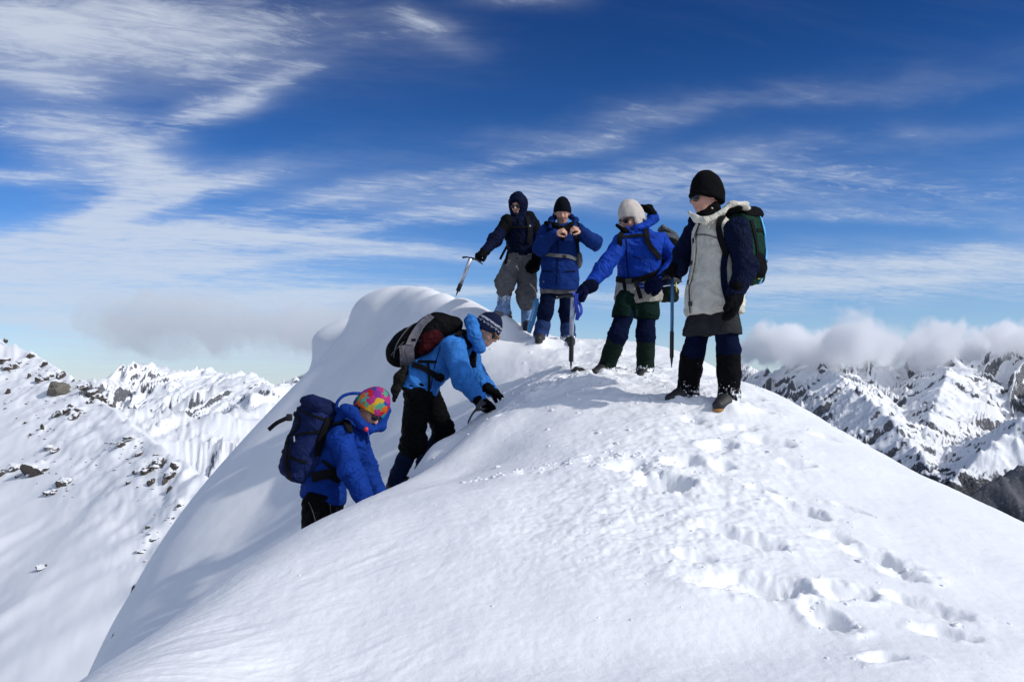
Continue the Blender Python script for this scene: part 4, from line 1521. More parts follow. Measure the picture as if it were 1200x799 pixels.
def sunglasses(J, parent, lens, frm, s=1.0):
    f, u, r = frame(J['hf'], J['hu']); c = V(J['head'])
    S = Sdf()
    for d in (-1, 1):
        S.ell(c + (f * .093 - u * .004 + r * d * .033) * s, (unit(f + r * d * .35), u, unit(r - f * d * .35)), V((.009, .023, .031)) * s, .002)
    o = solid('sunglasses', S, .004, lens, parent, rel=0)
    for d in (-1, 1):
        tube('temple', [c + (f * .086 + u * .006 + r * d * .060) * s, c + (f * .05 + u * .004 + r * d * .078) * s, c + (-f * .01 + u * .0 + r * d * .086) * s], .0035, frm, o, seg=6)
    tube('bridge', [c + (f * .100 + u * .002 - r * .012) * s, c + (f * .103 + u * .004) * s, c + (f * .100 + u * .002 + r * .012) * s], .004, frm, o, seg=6)
    return o


def ice_axe(top, tip, pick_dir, label, mats, L=None, head=.26, parent_leash=None, grip=.42, grip_r=.014, shaft_r=.0115, group='ice axes', s=1.0, name='ice_axe', with_head=True):
    """top = head end, tip = spike end (world)"""
    top, tip = V(top), V(tip)
    dn = unit(tip - top); Ln = np.linalg.norm(tip - top)
    e = empty(name, tip, label, 'ice axe', group)
    pk = unit(V(pick_dir) - dn * (V(pick_dir) @ dn)); sd = np.cross(dn, pk)
    sh, gr, mt = mats
    tube('shaft', [top + dn * .01, top + dn * Ln * (1 - grip)], [shaft_r] * 2, sh, e, 12, flat=pk, fs=1.35)
    g0, g1 = top + dn * Ln * (1 - grip), tip - dn * .075
    tube('grip', [g0, g0 + (g1 - g0) * .04, g0 + (g1 - g0) * .96, g1], [shaft_r, grip_r, grip_r, grip_r * .9], gr, e, 12, flat=pk, fs=1.3)
    tube('spike', [tip - dn * .078, tip - dn * .05, tip], [.011, .009, .0015], mt, e, 8)
    if with_head:
        a = [(-.012, -.006), (.03, -.010), (.08, -.006), (.13, .008), (.165, .030), (.160, .036), (.150, .030), (.146, .034), (.134, .026), (.130, .031), (.115, .022), (.110, .026), (.085, .014), (.05, .012), (.012, .022), (-.012, .022)]
        plate('pick', [(x * s, y * s) for x, y in a], top, pk, dn, .006, mt, e)
        # adze: a curved blade, wider than thick, across the shaft
        vs, fs = [], []
        for i, t in enumerate(np.linspace(0, 1, 6)):
            p = top - pk * (.010 + .085 * t) * s + dn * (.004 + .030 * t * t) * s
            w = (.010 + .022 * t) * s
            for (x, y) in ((-1, -1), (1, -1), (1, 1), (-1, 1)):
                vs.append(p + sd * x * w + dn * y * .003 * s)
        for i in range(5):
            for k in range(4):
                fs.append((i * 4 + k, i * 4 + (k + 1) % 4, i * 4 + 4 + (k + 1) % 4, i * 4 + 4 + k))
        fs += [(3, 2, 1, 0), (20, 21, 22, 23)]
        link_mesh('adze', vs, fs, mt, e, smooth=False)
    return e
# ------------------------------------------------------------------ materials of the party
K_SKIN = mat_skin("weathered_skin", (.56, .30, .205))
K_SKIN2 = mat_skin("flushed_skin", (.56, .28, .20))
K_NAVY = mat_cloth("navy_shell", (.004, .008, .032), .55)
K_NAVYF = mat_cloth("navy_fleece", (.004, .007, .028), .85, .3)
K_BLACK = mat_cloth("black_shell", (.005, .005, .006), .6)
K_BLACKT = mat_cloth("black_trouser_cloth", (.004, .004, .0045), .55, .5)
K_ROYAL = mat_cloth("royal_blue_shell", (.008, .045, .28), .5, .4)
K_ROYAL2 = mat_cloth("bright_blue_shell", (.010, .055, .40), .48, .45)
K_COAT = mat_cloth("cobalt_coat_cloth", (.008, .032, .17), .6, .35)
K_SKYB = mat_cloth("sky_blue_shell", (.045, .215, .62), .48, .4)
K_BEIGE = mat_cloth("stone_coloured_shell", (.74, .70, .60), .65, .35)
K_GREYT = mat_cloth("grey_trouser_cloth", (.17, .165, .17), .8, .5, var=.2)
K_SHORTS = mat_cloth("charcoal_shorts", (.034, .036, .039), .8, .3)
K_GREENS = mat_cloth("dark_green_shorts", (.007, .022, .016), .7, .3)
K_CREAMC = mat_cloth("cream_fleece", (.42, .40, .35), .9, .3)
K_TIGHT = mat_cloth("navy_thermals", (.004, .008, .032), .85, .3)
K_GLOVE = mat_cloth("black_glove", (.003, .003, .004), .6, .4)
K_GLOVEN = mat_cloth("navy_mitt", (.004, .007, .035), .8, .4)
K_WEB = mat_plain("black_webbing", (.005, .005, .006), .8, spec=.12, bump=.3)
K_WEBG = mat_plain("grey_webbing", (.10, .10, .105), .7, bump=.3)
K_LENS = mat_plain("dark_lens", (.006, .006, .008), .08, spec=.6)
K_PLAST = mat_plain("black_plastic", (.01, .01, .011), .35)
K_BUCK = mat_plain("buckle_grey", (.45, .45, .45), .35)
K_STEEL = mat_plain("dark_steel", (.07, .07, .075), .38, metal=.9)
K_ALU = mat_plain("brushed_aluminium", (.62, .64, .68), .32, metal=.85)
K_BLUEALU = mat_plain("blue_anodised_shaft", (.05, .16, .30), .35, metal=.5)
K_RUB = mat_plain("black_rubber", (.010, .010, .012), .6, bump=.4)
K_BOOT = mat_plain("boot_leather", (.014, .013, .013), .6, bump=.3)
K_BOOTT = mat_plain("tan_boot_rubber", (.36, .17, .05), .6, bump=.3)
K_HAIR = mat_plain("brown_hair", (.20, .10, .05), .5)
K_TEETH = mat_plain("teeth", (.75, .72, .66), .3)
K_RED = mat_plain("red_plastic", (.65, .02, .02), .35)
K_BLUEW = mat_plain("blue_webbing", (.012, .045, .38), .6, bump=.3)
K_LBLUE = mat_plain("light_blue_webbing", (.12, .42, .75), .5, bump=.3)
K_YEL = mat_plain("yellow_webbing", (.70, .50, .03), .6)
K_WHITE = mat_plain("white_print", (.7, .7, .7), .6)


def gait(J, s, parent, mat, top=.92, r=(.072, .068, .060), label=None, seed=1, hook=True):
    """gaiter from just below the knee to the boot"""
    kn, an = V(J['kn' + s]), V(J['an' + s])
    a = kn + (an - kn) * (1 - top); d = unit(V(J['toe' + s]) * (1, 1, 0))
    S = Sdf()
    S.chain([a, a + (an - a) * .45, an], [r[0], r[1], r[2]], .02)
    S.cap(an - V((0, 0, .02)), an + d * .06 - V((0, 0, .045)), r[2] * 1.0, r[2] * .82, k=.04)
    S.cut(a, a - an); S.cut(an - V((0, 0, .075)), V((0, 0, -1)))
    o = solid('gaiter', S, .0085, mat, parent, [(a, an)], .0045, .06, seed, label=label)
    return o


def legs_cloth(J, parent, mat, name, r=(.10, .085, .08), upto=1.0, amp=.006, lam=.07, seed=1, pel=.15, flat=.75, extra=None, kk=.05):
    S = Sdf()
    hl, hr = V(J['hipL']), V(J['hipR']); pc = V(J['pel'])
    S.cap(pc, (hl + hr) / 2, pel, pel * .95, k=.04, flat=J['tf'], fs=flat)
    bones = []
    for s in 'LR':
        kn = V(J['kn' + s]); an = V(J['an' + s])
        end = kn + (an - kn) * max(0, upto - 1) if upto >= 1 else V(J['hip' + s]) + (kn - V(J['hip' + s])) * upto
        if upto > 1:
            S.chain([J['hip' + s], kn, end], r, .045); bones += [(J['hip' + s], kn), (kn, end)]
        else:
            S.cap(J['hip' + s], end, r[0], r[1], k=kk); bones += [(J['hip' + s], end)]
            S.cut_end = end
    if extra: extra(S)
    return S, bones


def arm_cloth(S, J, s, r=(.078, .066, .052), upto=1.0, k=.05):
    sh, el, wr = V(J['sh' + s]), V(J['el' + s]), V(J['wr' + s])
    S.chain([sh, el, el + (wr - el) * upto], r, k)
    return [(sh, el), (el, wr)]


def torso_cloth(S, J, r=(.175, .175), sh=.085, fs=.68, low=0.0, k=.05, gut=None):
    pel = V(J['pel']); ch = (V(J['shL']) + V(J['shR'])) / 2
    ax = unit(ch - pel)
    S.cap(pel - ax * low, ch - (ch - pel) * .22, r[0], r[1], k=k, flat=J['tf'], fs=fs)
    S.cap(V(J['shR']) - ax * .015, V(J['shL']) - ax * .015, sh, k=k + .02)
    return [(pel - ax * low, ch)]


def collar(S, J, r=.078, h=.07, back=.0):
    ch = (V(J['shL']) + V(J['shR'])) / 2; hd = V(J['head'])
    ax = unit(hd - ch)
    S.cap(ch + ax * .02, ch + ax * (.06 + h), r + .015, r, k=.05)


def snow_z(parent, z_hi, z_lo):
    return (z_hi, z_lo)


def backpack(label, c, u, o_, wdt, hgt, dep, mats, lid=True, seed=1, group='backpacks worn by the climbers', taper=.85, pockets=True, bulge=.03):
    """c centre, u up the back, o_ away from the back"""
    o_, u, w = frame(o_, u)
    c = V(c)
    e = empty('backpack', c - u * hgt, label, 'backpack', group)
    S = Sdf()
    S.box(c - u * hgt * .10 - o_ * 0, (w, u, o_), (wdt, hgt * .82, dep), .055, k=.03)
    S.ell(c - u * hgt * .25 + o_ * dep * .75, (w, u, o_), (wdt * .80, hgt * .55, bulge + .045), .05)
    S.box(c + u * hgt * .55, (w, u, o_), (wdt * taper, hgt * .30, dep * .88), .05, k=.06)
    bones = [(c - u * hgt, c + u * hgt)]
    main = solid('pack_body', S, .009, mats[0], e, bones, .007, .10, seed)
    if lid:
        S = Sdf()
        S.box(c + u * hgt * .80 + o_ * dep * .12, (w, unit(u + o_ * -.12), o_), (wdt * .98, hgt * .17, dep * .98), .06, k=.03)
        S.ell(c + u * hgt * .90 + o_ * dep * .10, (w, u, o_), (wdt * .85, hgt * .16, dep * .8), .04)
        solid('lid', S, .009, mats[1], e, bones, .006, .08, seed + 1)
    if pockets:
        for d in (-1, 1):
            S = Sdf(); S.ell(c - u * hgt * .45 + w * d * wdt * .98, (w, u, o_), (.035, hgt * .33, dep * .7), .02)
            solid('side_pocket', S, .009, mats[2], e, bones, .005, .06, seed + 3 + d)
    return e, main, (o_, u, w)


def wrap_strap(pack, fr, c, h, wdt, dep, mat, width=.022, name='compression_strap', off=.004, full=False):
    """strap round the outside of a pack at height h along its up axis"""
    o_, u, w = fr
    bvh = world_bvh(pack); pts, nr = [], []
    for a in np.linspace(-100, 100, 21):
        d = unit(o_ * math.cos(math.radians(a)) + w * math.sin(math.radians(a)))
        src = V(c) + u * h
        hit = bvh.ray_cast(Vector(src + d * .6), Vector(-d))
        if hit[0] is None: continue
        pts.append(V(hit[0]) + d * off); nr.append(d)
    if len(pts) > 3:
        return ribbon(name, pts, nr, width, .003, mat, pack.parent)


def ground_z(x, y):
    return float(_near_z(np.array([float(x)]), np.array([float(y)]))[0])


# ================================================================== woman in the pale jacket (right)
Y = 5.75
J = dict(head=P(826, 231, Y), hf=(-.94, -.30, -.18), hu=(-.12, 0, 1),
         shL=P(864, 270, Y - .17), shR=P(817, 267, Y + .17), elL=P(873, 314, Y - .24), wrL=P(862, 343, Y - .30),
         elR=P(802, 297, Y + .22), wrR=P(795, 314, Y + .12), pel=P(838, 362, Y), tf=(-.72, -.69, 0),
         hipL=P(849, 374, Y - .09), hipR=P(822, 374, Y + .09), knL=P(854, 412, Y - .12), knR=P(812, 414, Y + .08),
         anL=P(854, 463, Y - .08), anR=P(806, 456, Y + .14), toeL=(-.62, -.75, 0), toeR=(-.85, -.5, 0))
per = empty('person', P(832, 470, Y), 'person in black beanie and pale jacket with navy sleeves, standing rightmost', 'person', 'climbing party on the snow ridge')
hd = frame(J['hf'], J['hu'])
hR = ((J['wrR'] + V((-.015, -.01, -.01)), (-.75, -.30, -.55), (.15, -.1, -1), 1), dict(curl=(1.15, 1.2, 1.25, 1.3), s=.98))
body(J, per, K_SKIN2, hs=1.03)
K_GAITB = mat_cloth("black_snowy_gaiter", (.004, .004, .005), .6, .4, snow=(.22, -.05))
for s in 'LR': gait(J, s, per, K_GAITB, top=.98, r=(.088, .083, .074), seed=3)
boot(J, 'L', J['toeL'], K_BOOT, K_BOOTT, per, 1.0); boot(J, 'R', J['toeR'], K_BOOT, K_BOOTT, per, 1.0)
S, bn = legs_cloth(J, per, K_TIGHT, 'leggings', (.082, .078, .066), 1.25, pel=.12)
solid('leggings', S, .0085, K_TIGHT, per, bn, .004, .05, 2)
S, bn = legs_cloth(J, per, K_SHORTS, 'shorts', (.106, .108), .45, pel=.155, kk=.012)
hc = (J['hipL'] + J['hipR']) / 2
S.cap(hc + V(J['tf']) * .15 - V((0, 0, .03)), hc + V(J['tf']) * .12 - V((0, 0, .17)), .012, .030, k=.02, op='s')
S.cut(P(830, 393, Y), (.0, 0, -1))
solid('shorts', S, .009, K_SHORTS, per, bn, .006, .07, 4)
# jacket: pale body, navy sleeves
S = Sdf(); bj = torso_cloth(S, J, (.205, .18), .080, .74, low=-.02)
S.cap(J['pel'] - V((0, 0, .08)), J['pel'] + V((0, 0, .15)), .205, .195, k=.06, flat=J['tf'], fs=.78)
collar(S, J, .085, .045)
S.cut(P(838, 369, Y), (0.0, .0, -1))
jk = solid('jacket', S, .0085, K_BEIGE, per, bj, .0115, .10, 11)
jb = world_bvh(jk)
on.Y = Y
for s in 'LR':
    S = Sdf(); bs = arm_cloth(S, J, s, (.088, .076, .062), .98)
    S.ell(J['sh' + s] - V((0, 0, .05)), (V((1, 0, 0)), V((0, 1, 0)), V((0, 0, 1))), (.088, .088, .13), .04)
    solid('sleeve', S, .0085, K_NAVY, jk, bs, .009, .07, 13)
strap_on('side_panel', jb, [(860, 262), (853, 285), (848, 310), (849, 335), (853, 352), (861, 368)], .045, K_NAVY, jk, .004, .003)
# hood lying open behind the neck
nk = (J['shL'] + J['shR']) / 2
f, u, r = hd
S = Sdf()
hp = [P(846, 249, Y - .10), P(858, 239, Y - .06), P(872, 240, Y + .02), P(874, 245, Y + .14), P(852, 243, Y + .18)]
for i in range(len(hp) - 1): S.cap(hp[i], hp[i + 1], .026 if i else .02, .028, k=.03, flat=(0, 0, 1), fs=.7)
S.cap(P(833, 256, Y - .13), P(848, 248, Y - .10), .019, .022, k=.02)
solid('hood', S, .0075, K_BEIGE, jk, bj, .003, .06, 3)
S = Sdf(); S.ell(P(858, 245, Y + .04), (V((1, 0, 0)), V((0, 1, 0)), V((0, 0, 1))), (.075, .10, .022), .02)
solid('hood_lining', S, .008, K_BLACK, jk)
# collar wings and neck warmer
S = Sdf(); S.chain([P(808, 250, Y - .10), P(815, 256, Y - .14), P(826, 259, Y - .17), P(838, 254, Y - .16)], [.012, .017, .018, .016], .02, flat=(0, 0, 1), fs=1.5)
solid('collar', S, .006, K_BEIGE, jk)
S = Sdf(); S.cap(P(828, 255, Y - .01), P(834, 246, Y), .078, .066, k=.03)
solid('neck_warmer', S, .007, K_BLACK, per, [(J['pel'], J['head'])], .004, .04)
# front: storm flap, seams, snaps
strap_on('storm_flap', jb, [(819, 262), (811, 285), (806, 320), (806, 350), (807, 367)], .05, K_BEIGE, jk, .008, .003)
strap_on('seam', jb, [(822, 262), (814, 285), (810, 320), (810, 350), (811, 367)], .006, K_BLACK, jk, .003, .012)
strap_on('seam', jb, [(812, 276), (826, 275), (840, 279), (852, 287)], .006, K_SHORTS, jk, .003, .002)
jb2 = world_bvh(jk)
for (x, y) in [(815, 282), (810, 308), (809, 332), (810, 356)]:
    p, n = on(jb2, x, y, .012)
    S = Sdf(); S.box(p, (V((1, 0, 0)), V((0, 1, 0)), V((0, 0, 1))), (.014, .010, .018), .005)
    solid('snap_tab', S, .004, K_PLAST, jk, rel=0)
strap_on('zip', jb, [(817, 275), (814, 290), (812, 297)], .008, K_PLAST, jk, .003, .003)
# hat, glasses
beanie(J, per, mat_hat("black_knit", 'plain', (.0035, .0035, .004)), 1.13, tall=.030, brim=.012, back=.016, tilt=.008)
sunglasses(J, per, K_LENS, K_PLAST, 1.03)
# gloves
S = Sdf(); add_hand(S, J['wrL'] + V((0, 0, -.015)), (-.12, -.1, -1), (-.8, .3, 0), -1, curl=(.35, .4, .45, .5), s=1.16, t=.013)
S.cap(J['wrL'] + V((.01, 0, .03)), J['wrL'] - V((0, 0, .05)), .056, .050, k=.02)
solid('glove', S, .005, K_GLOVE, per, rel=1)
S = Sdf(); add_hand(S, J['wrR'] + V((-.01, -.01, .005)), (-.80, -.40, -.35), (.1, -.2, -1), -1, curl=(1.2, 1.25, 1.3, 1.3), s=1.1, t=.006)
S.cap(J['wrR'] + V((.02, .01, .02)), J['wrR'] - V((.03, .01, 0)), .050, .044, k=.02)
solid('glove', S, .005, K_GLOVE, per, rel=1)
# her pack
pc = P(868, 292, Y + .24)
pk, pm, fr = backpack('green and black backpack with blue side strap on the person in the pale jacket', pc, (.10, .12, 1), (.72, .69, .05), .15, .30, .13,
                      (mat_cloth("bottle_green_pack", (.010, .045, .028), .6), K_BLACK, K_BLACK), seed=5)
for h in (.12, -.10): wrap_strap(pm, fr, pc, h, .15, .13, K_WEB)
pb = world_bvh(pm); on.Y = Y + .2
strap_on('side_strap', pb, [(887, 246), (893, 262), (897, 285), (896, 310), (890, 332)], .022, K_LBLUE, pk)
strap_on('side_strap', pb, [(880, 258), (886, 285), (887, 312), (880, 336)], .030, K_WEB, pk)
S = Sdf(); S.box(P(889, 325, Y + .15), (V((1, 0, 0)), V((0, 1, 0)), V((0, 0, 1))), (.012, .008, .016), .004)
solid('strap_tag', S, .004, K_YEL, pk, rel=0)
strap_on('shoulder_strap', world_bvh(jk), [(850, 250), (843, 262), (845, 280), (851, 300)], .04, K_WEB, pk, .008, .006)
ice_axe(P(788, 324, Y + .08), P(787, 431, Y + .10), (-.6, -.8, 0), 'blue shafted walking axe with black lower grip, held by the person in the pale jacket', (K_BLUEALU, K_RUB, K_STEEL),
        grip=.40, group='ice axes of the party')

# ================================================================== person in bright blue with cream hat
Y = 7.1
J = dict(head=P(739, 257, Y), hf=(-.78, -.58, -.26), hu=(-.12, 0, 1),
         shL=P(772, 283, Y + .0), shR=P(728, 284, Y - .12), elL=P(792, 305, Y - .10), wrL=P(774, 328, Y - .24),
         elR=P(708, 314, Y - .24), wrR=P(688, 337, Y - .33), pel=P(748, 340, Y), tf=(-.45, -.89, 0),
         hipL=P(758, 352, Y), hipR=P(737, 352, Y - .06), knL=P(757, 393, Y - .07), knR=P(724, 393, Y - .14),
         anL=P(756, 433, Y - .0), anR=P(711, 428, Y - .02), toeL=(-.45, -.89, 0), toeR=(-.7, -.7, 0))
per = empty('person', P(735, 440, Y), 'person in cream hat and bright blue jacket over green shorts, leaning on an axe', 'person', 'climbing party on the snow ridge')
body(J, per, K_SKIN2, hs=1.06)
K_GAITG = mat_cloth("dark_green_gaiter", (.008, .020, .014), .6, .4, snow=(.14, .02))
for s in 'LR': gait(J, s, per, K_GAITG, top=.90, r=(.082, .079, .072), seed=7)
boot(J, 'L', J['toeL'], K_BOOT, mat_plain("red_brown_boot", (.20, .035, .015), .6), per, .98); boot(J, 'R', J['toeR'], K_BOOT, K_RUB, per, .98)
S, bn = legs_cloth(J, per, K_TIGHT, 'leggings', (.084, .080, .068), 1.25, pel=.12)
solid('leggings', S, .009, K_TIGHT, per, bn, .006, .05, 9)
S, bn = legs_cloth(J, per, K_GREENS, 'shorts', (.108, .112), .42, pel=.165, kk=.012)
hc = (J['hipL'] + J['hipR']) / 2
S.cap(hc + V(J['tf']) * .16 - V((0, 0, .03)), hc + V(J['tf']) * .13 - V((0, 0, .17)), .012, .030, k=.02, op='s')
S.cut(P(742, 374, Y), (-.05, 0, -1))
solid('shorts', S, .009, K_GREENS, per, bn, .008, .08, 8)
S = Sdf(); S.cap(J['pel'] + V((0, 0, .1)), J['pel'] - V((0, 0, .05)), .19, .215, k=.05, flat=J['tf'], fs=.78)
S.cut(P(746, 357, Y), (.12, 0, -1))
solid('fleece_top', S, .009, K_CREAMC, per, [(J['pel'], J['head'])], .006, .08, 12)
S = Sdf(); bj = torso_cloth(S, J, (.195, .195), .09, .76, low=-.03)
collar(S, J, .085, .03)
S.cut(P(746, 341, Y), (.05, 0, -1))
jk = solid('jacket', S, .0085, K_ROYAL2, per, bj, .011, .10, 21)
jb = world_bvh(jk)
for s in 'LR':
    S = Sdf(); bs = arm_cloth(S, J, s, (.078, .070, .056), .93)
    solid('sleeve', S, .0085, K_ROYAL2, jk, bs, .010, .06, 15 if s == 'L' else 25)
# hood rolled behind the neck, black lined
S = Sdf(); hp = [P(745, 268, Y - .14), P(757, 264, Y - .10), P(767, 256, Y + .02), P(762, 252, Y + .14)]
for i in range(3): S.cap(hp[i], hp[i + 1], .030, .038, k=.03)
S.cap(P(741, 273, Y - .14), P(735, 268, Y - .13), .024, .02, k=.02)
solid('hood', S, .0085, K_ROYAL2, jk, bj, .006, .05, 6)
S = Sdf(); S.chain([P(753, 243, Y + .06), P(760, 245, Y + .03), P(767, 252, Y + .0)], [.026, .036, .030], .02)
solid('hood_lining', S, .008, K_BLACK, jk, bj, .006, .04)
S = Sdf(); S.chain([P(723, 264, Y - .12), P(731, 270, Y - .15), P(742, 271, Y - .12)], [.016, .022, .03], .02)
solid('collar', S, .007, K_BLACK, jk)
beanie(J, per, mat_hat("cream_fleece_hat", 'plain', (.56, .50, .45)), 1.12, tall=.02, brim=.022, cuff=False, flaps=True, back=.006)
sunglasses(J, per, K_LENS, K_PLAST, 1.06)
on.Y = Y
strap_on('zip', jb, [(733, 276), (734, 295), (736, 315), (738, 327)], .010, K_NAVY, jk, .003, .004)
strap_on('seam', jb, [(742, 300), (749, 303), (757, 302)], .007, K_NAVY, jk, .003, .003)
# mitts
S = Sdf(); d0 = unit(P(673, 344, Y - .36) - J['wrR'])
add_hand(S, J['wrR'] + d0 * .01, d0 + V((0, 0, -.25)), (-.2, .1, -1), 1, curl=(.9, 1.0, 1.05, 1.1), s=1.12, t=.008)
S.cap(J['wrR'] - d0 * .04, J['wrR'] + d0 * .03, .058, .048, k=.02)
gl = solid('glove', S, .0055, K_GLOVEN, per, rel=1)
S = Sdf(); S.cap(J['wrR'] - d0 * .045, J['wrR'] - d0 * .01, .062, .060, k=.02)
solid('cuff', S, .0065, K_NAVYF, gl)
S = Sdf(); d0 = unit(P(755, 339, Y - .22) - J['wrL'])
add_hand(S, J['wrL'], d0, (.2, .95, 0), 1, curl=(.5, .55, .6, .6), s=1.12, t=.010)
S.cap(J['wrL'] - d0 * .04, J['wrL'] + d0 * .04, .060, .052, k=.02)
solid('glove', S, .0055, K_GLOVEN, per, rel=1)
# pack with harness
pc = P(777, 305, Y + .26)
pk, pm, fr = backpack('black backpack with grey lid worn by the person in the cream hat', pc, (.05, .05, 1), (.45, .89, .0), .15, .25, .12,
                      (K_BLACK, mat_cloth("grey_lid_cloth", (.10, .11, .12), .6), K_BLACK), seed=15)
S = Sdf(); S.box(P(782, 272, Y + .27), (unit(V((.8, 0, -.5))), V((0, 1, 0)), unit(V((.5, 0, .8)))), (.085, .10, .02), .012)
solid('lid_flap', S, .008, mat_cloth("grey_flap", (.16, .18, .19), .6), pk)
S = Sdf(); S.box(P(783, 345, Y + .1), (V((1, 0, 0)), V((0, 1, 0)), V((0, 0, 1))), (.09, .08, .07), .04)
solid('bottom_pocket', S, .008, mat_cloth("dark_green_pocket", (.012, .022, .018), .6), pk, [(pc, pc + V((0, 0, .2)))], .006, .06)
for x in (789, 793):
    tube('strap_end', [P(x, 326, Y - .0), P(x - 1, 334, Y - .02), P(x, 342, Y - .01)], .006, K_YEL, pk, 6)
on.Y = Y
strap_on('shoulder_strap', jb, [(758, 264), (757, 275), (761, 288), (769, 298), (772, 303)], .045, K_WEB, pk, .010, .006)
strap_on('shoulder_strap', jb, [(734, 270), (727, 276), (726, 288)], .045, K_WEB, pk, .010, .006)
strap_on('chest_strap', jb, [(727, 279), (740, 277), (757, 276)], .024, K_WEB, pk, .005, .008)
strap_on('hip_belt', jb, [(724, 327), (737, 329), (750, 327), (764, 322), (775, 318)], .05, K_WEB, pk, .012, .006)
for (x0, y0, x1, y1) in [(733, 330, 734, 352), (745, 330, 751, 350)]:
    p0 = on(jb, x0, y0, .02)[0]; p1 = P(x1, y1, p0[1] - .01)
    ribbon('strap_end', catmull([p0, (p0 + p1) / 2 + V((0, -.01, 0)), p1], 4), [V((0, -1, 0))] * 9, .035, .004, K_WEB, pk)
S = Sdf(); S.box(on(jb, 739, 329, .03)[0], (V((1, 0, 0)), V((0, 1, 0)), V((0, 0, 1))), (.03, .008, .022), .006)
solid('buckle', S, .005, K_PLAST, pk, rel=0)
# the axe planted upright, blue leash
ax = ice_axe(P(671, 347, Y - .36), P(669, 434, Y - .30), (-1, .2, 0), 'silver ice axe with blue leash, planted upright under a navy mitt', (K_ALU, K_RUB, K_STEEL), grip=.46,
             group='ice axes of the party', shaft_r=.0135, grip_r=.0155)
ribbon('leash', catmull([P(672, 342, Y - .40), P(676, 352, Y - .40), P(680, 358, Y - .38), P(681, 366, Y - .38), P(677, 372, Y - .38)], 5), [V((.3, -1, 0))] * 21, .026, .004, K_BLUEW, ax)
ribbon('leash', catmull([P(676, 344, Y - .41), P(675, 356, Y - .42), P(677, 366, Y - .41), P(676, 375, Y - .39)], 5), [V((-.2, -1, 0))] * 16, .030, .004, K_BLUEW, ax)

# ================================================================== person in the long cobalt coat
Y = 9.2
J = dict(head=P(659, 249, Y - .04), hf=(-.05, -.93, -.38), hu=(0, -.3, 1),
         shL=P(677, 271, Y), shR=P(640, 271, Y), elL=P(697, 284, Y - .12), wrL=P(681, 270, Y - .27),
         elR=P(633, 291, Y - .10), wrR=P(651, 273, Y - .28), pel=P(655, 322, Y), tf=(0, -1, 0),
         hipL=P(664, 333, Y), hipR=P(645, 333, Y), knL=P(664, 366, Y - .04), knR=P(639, 366, Y - .05),
         anL=P(666, 395, Y + .0), anR=P(634, 391, Y - .05), toeL=(.15, -1, 0), toeR=(-.2, -1, 0))
per = empty('person', P(652, 400, Y), 'person in navy beanie and long cobalt blue coat fastening a chest strap with bare hands', 'person', 'climbing party on the snow ridge')
body(J, per, K_SKIN, hands=[((J['wrL'], (-.85, -.45, .15), (-.1, .6, -.7), 1), dict(curl=(.7, .8, .9, 1.0), s=1.1)),
                            ((J['wrR'], (.85, -.45, .20), (.1, .6, -.7), -1), dict(curl=(.7, .8, .9, 1.0), s=1.1))], vox=.0073, hs=1.02)
K_GAITD = mat_cloth("slate_blue_gaiter", (.022, .045, .14), .6, .4, snow=(.1, .02))
for s in 'LR': gait(J, s, per, K_GAITD, top=.62, r=(.080, .085, .082), seed=8)
for s in 'LR': boot(J, s, J['toe' + s], K_BOOT, K_RUB, per, 1.0)
S, bn = legs_cloth(J, per, K_TIGHT, 'leggings', (.090, .085, .07), 1.5, pel=.13)
solid('leggings', S, .010, K_TIGHT, per, bn, .007, .06, 31)
S, bn = legs_cloth(J, per, K_GREYT, 'shorts', (.110, .105), .28, pel=.17, kk=.012)
S.cut(P(654, 345, Y), (.0, 0, -1))
solid('shorts', S, .011, K_GREYT, per, bn, .004, .07, 4)
S = Sdf(); bj = torso_cloth(S, J, (.21, .195), .09, .72, low=-.02)
S.cap(J['pel'] - V((0, 0, .12)), J['pel'] + V((0, 0, .1)), .232, .20, k=.05, flat=J['tf'], fs=.74)
S.cut(P(654, 341, Y), (0, 0, -1))
coat = solid('coat', S, .0095, K_COAT, per, bj, .008, .10, 33)
cb = world_bvh(coat)
for s in 'LR':
    S = Sdf(); bs = arm_cloth(S, J, s, (.092, .085, .060), .93)
    solid('sleeve', S, .0095, K_COAT, coat, bs, .010, .07, 35)
S = Sdf(); hp = [P(645, 266, Y - .15), P(646, 258, Y - .05), P(652, 252, Y + .14), P(666, 252, Y + .14), P(674, 258, Y - .05), P(673, 266, Y - .15)]
for i in range(5): S.cap(hp[i], hp[i + 1], .032, .034, k=.03)
solid('hood', S, .009, K_COAT, coat, bj, .006, .05, 36)
S = Sdf(); S.chain([P(640, 262, Y - .11), P(650, 264, Y - .15), P(659, 270, Y - .17), P(669, 264, Y - .15), P(677, 263, Y - .10)], [.030, .030, .035, .032, .028], .03)
S.cap(P(659, 270, Y - .16), P(660, 280, Y - .16), .035, .025, k=.03)
solid('collar', S, .008, K_BLACK, coat, bj, .004, .05, 37)
beanie(J, per, mat_hat("navy_black_knit", 'plain', (.004, .005, .009)), 1.06, tall=.03, brim=.030, back=.004)
strap_on('zip', cb, [(654, 282), (654, 300), (653, 320), (652, 340)], .012, K_NAVY, coat, .004, .003)
for x in (641, 668):
    strap_on('pocket', cb, [(x - 6, 318), (x, 318), (x + 6, 318)], .012, K_NAVY, coat, .004, .003)
pc = P(660, 290, Y + .27)
pk, pm, fr = backpack('dark grey backpack behind the person in the long cobalt coat, its grey belt buckled', pc, (0, .05, 1), (.05, 1, 0), .14, .24, .10,
                      (mat_cloth("dark_grey_pack", (.05, .055, .06), .6), K_BLACK, K_BLACK), seed=25)
on.Y = Y
strap_on('hip_belt', cb, [(634, 297), (644, 299), (655, 300), (666, 301), (674, 304)], .040, K_WEBG, pk, .010, .006)
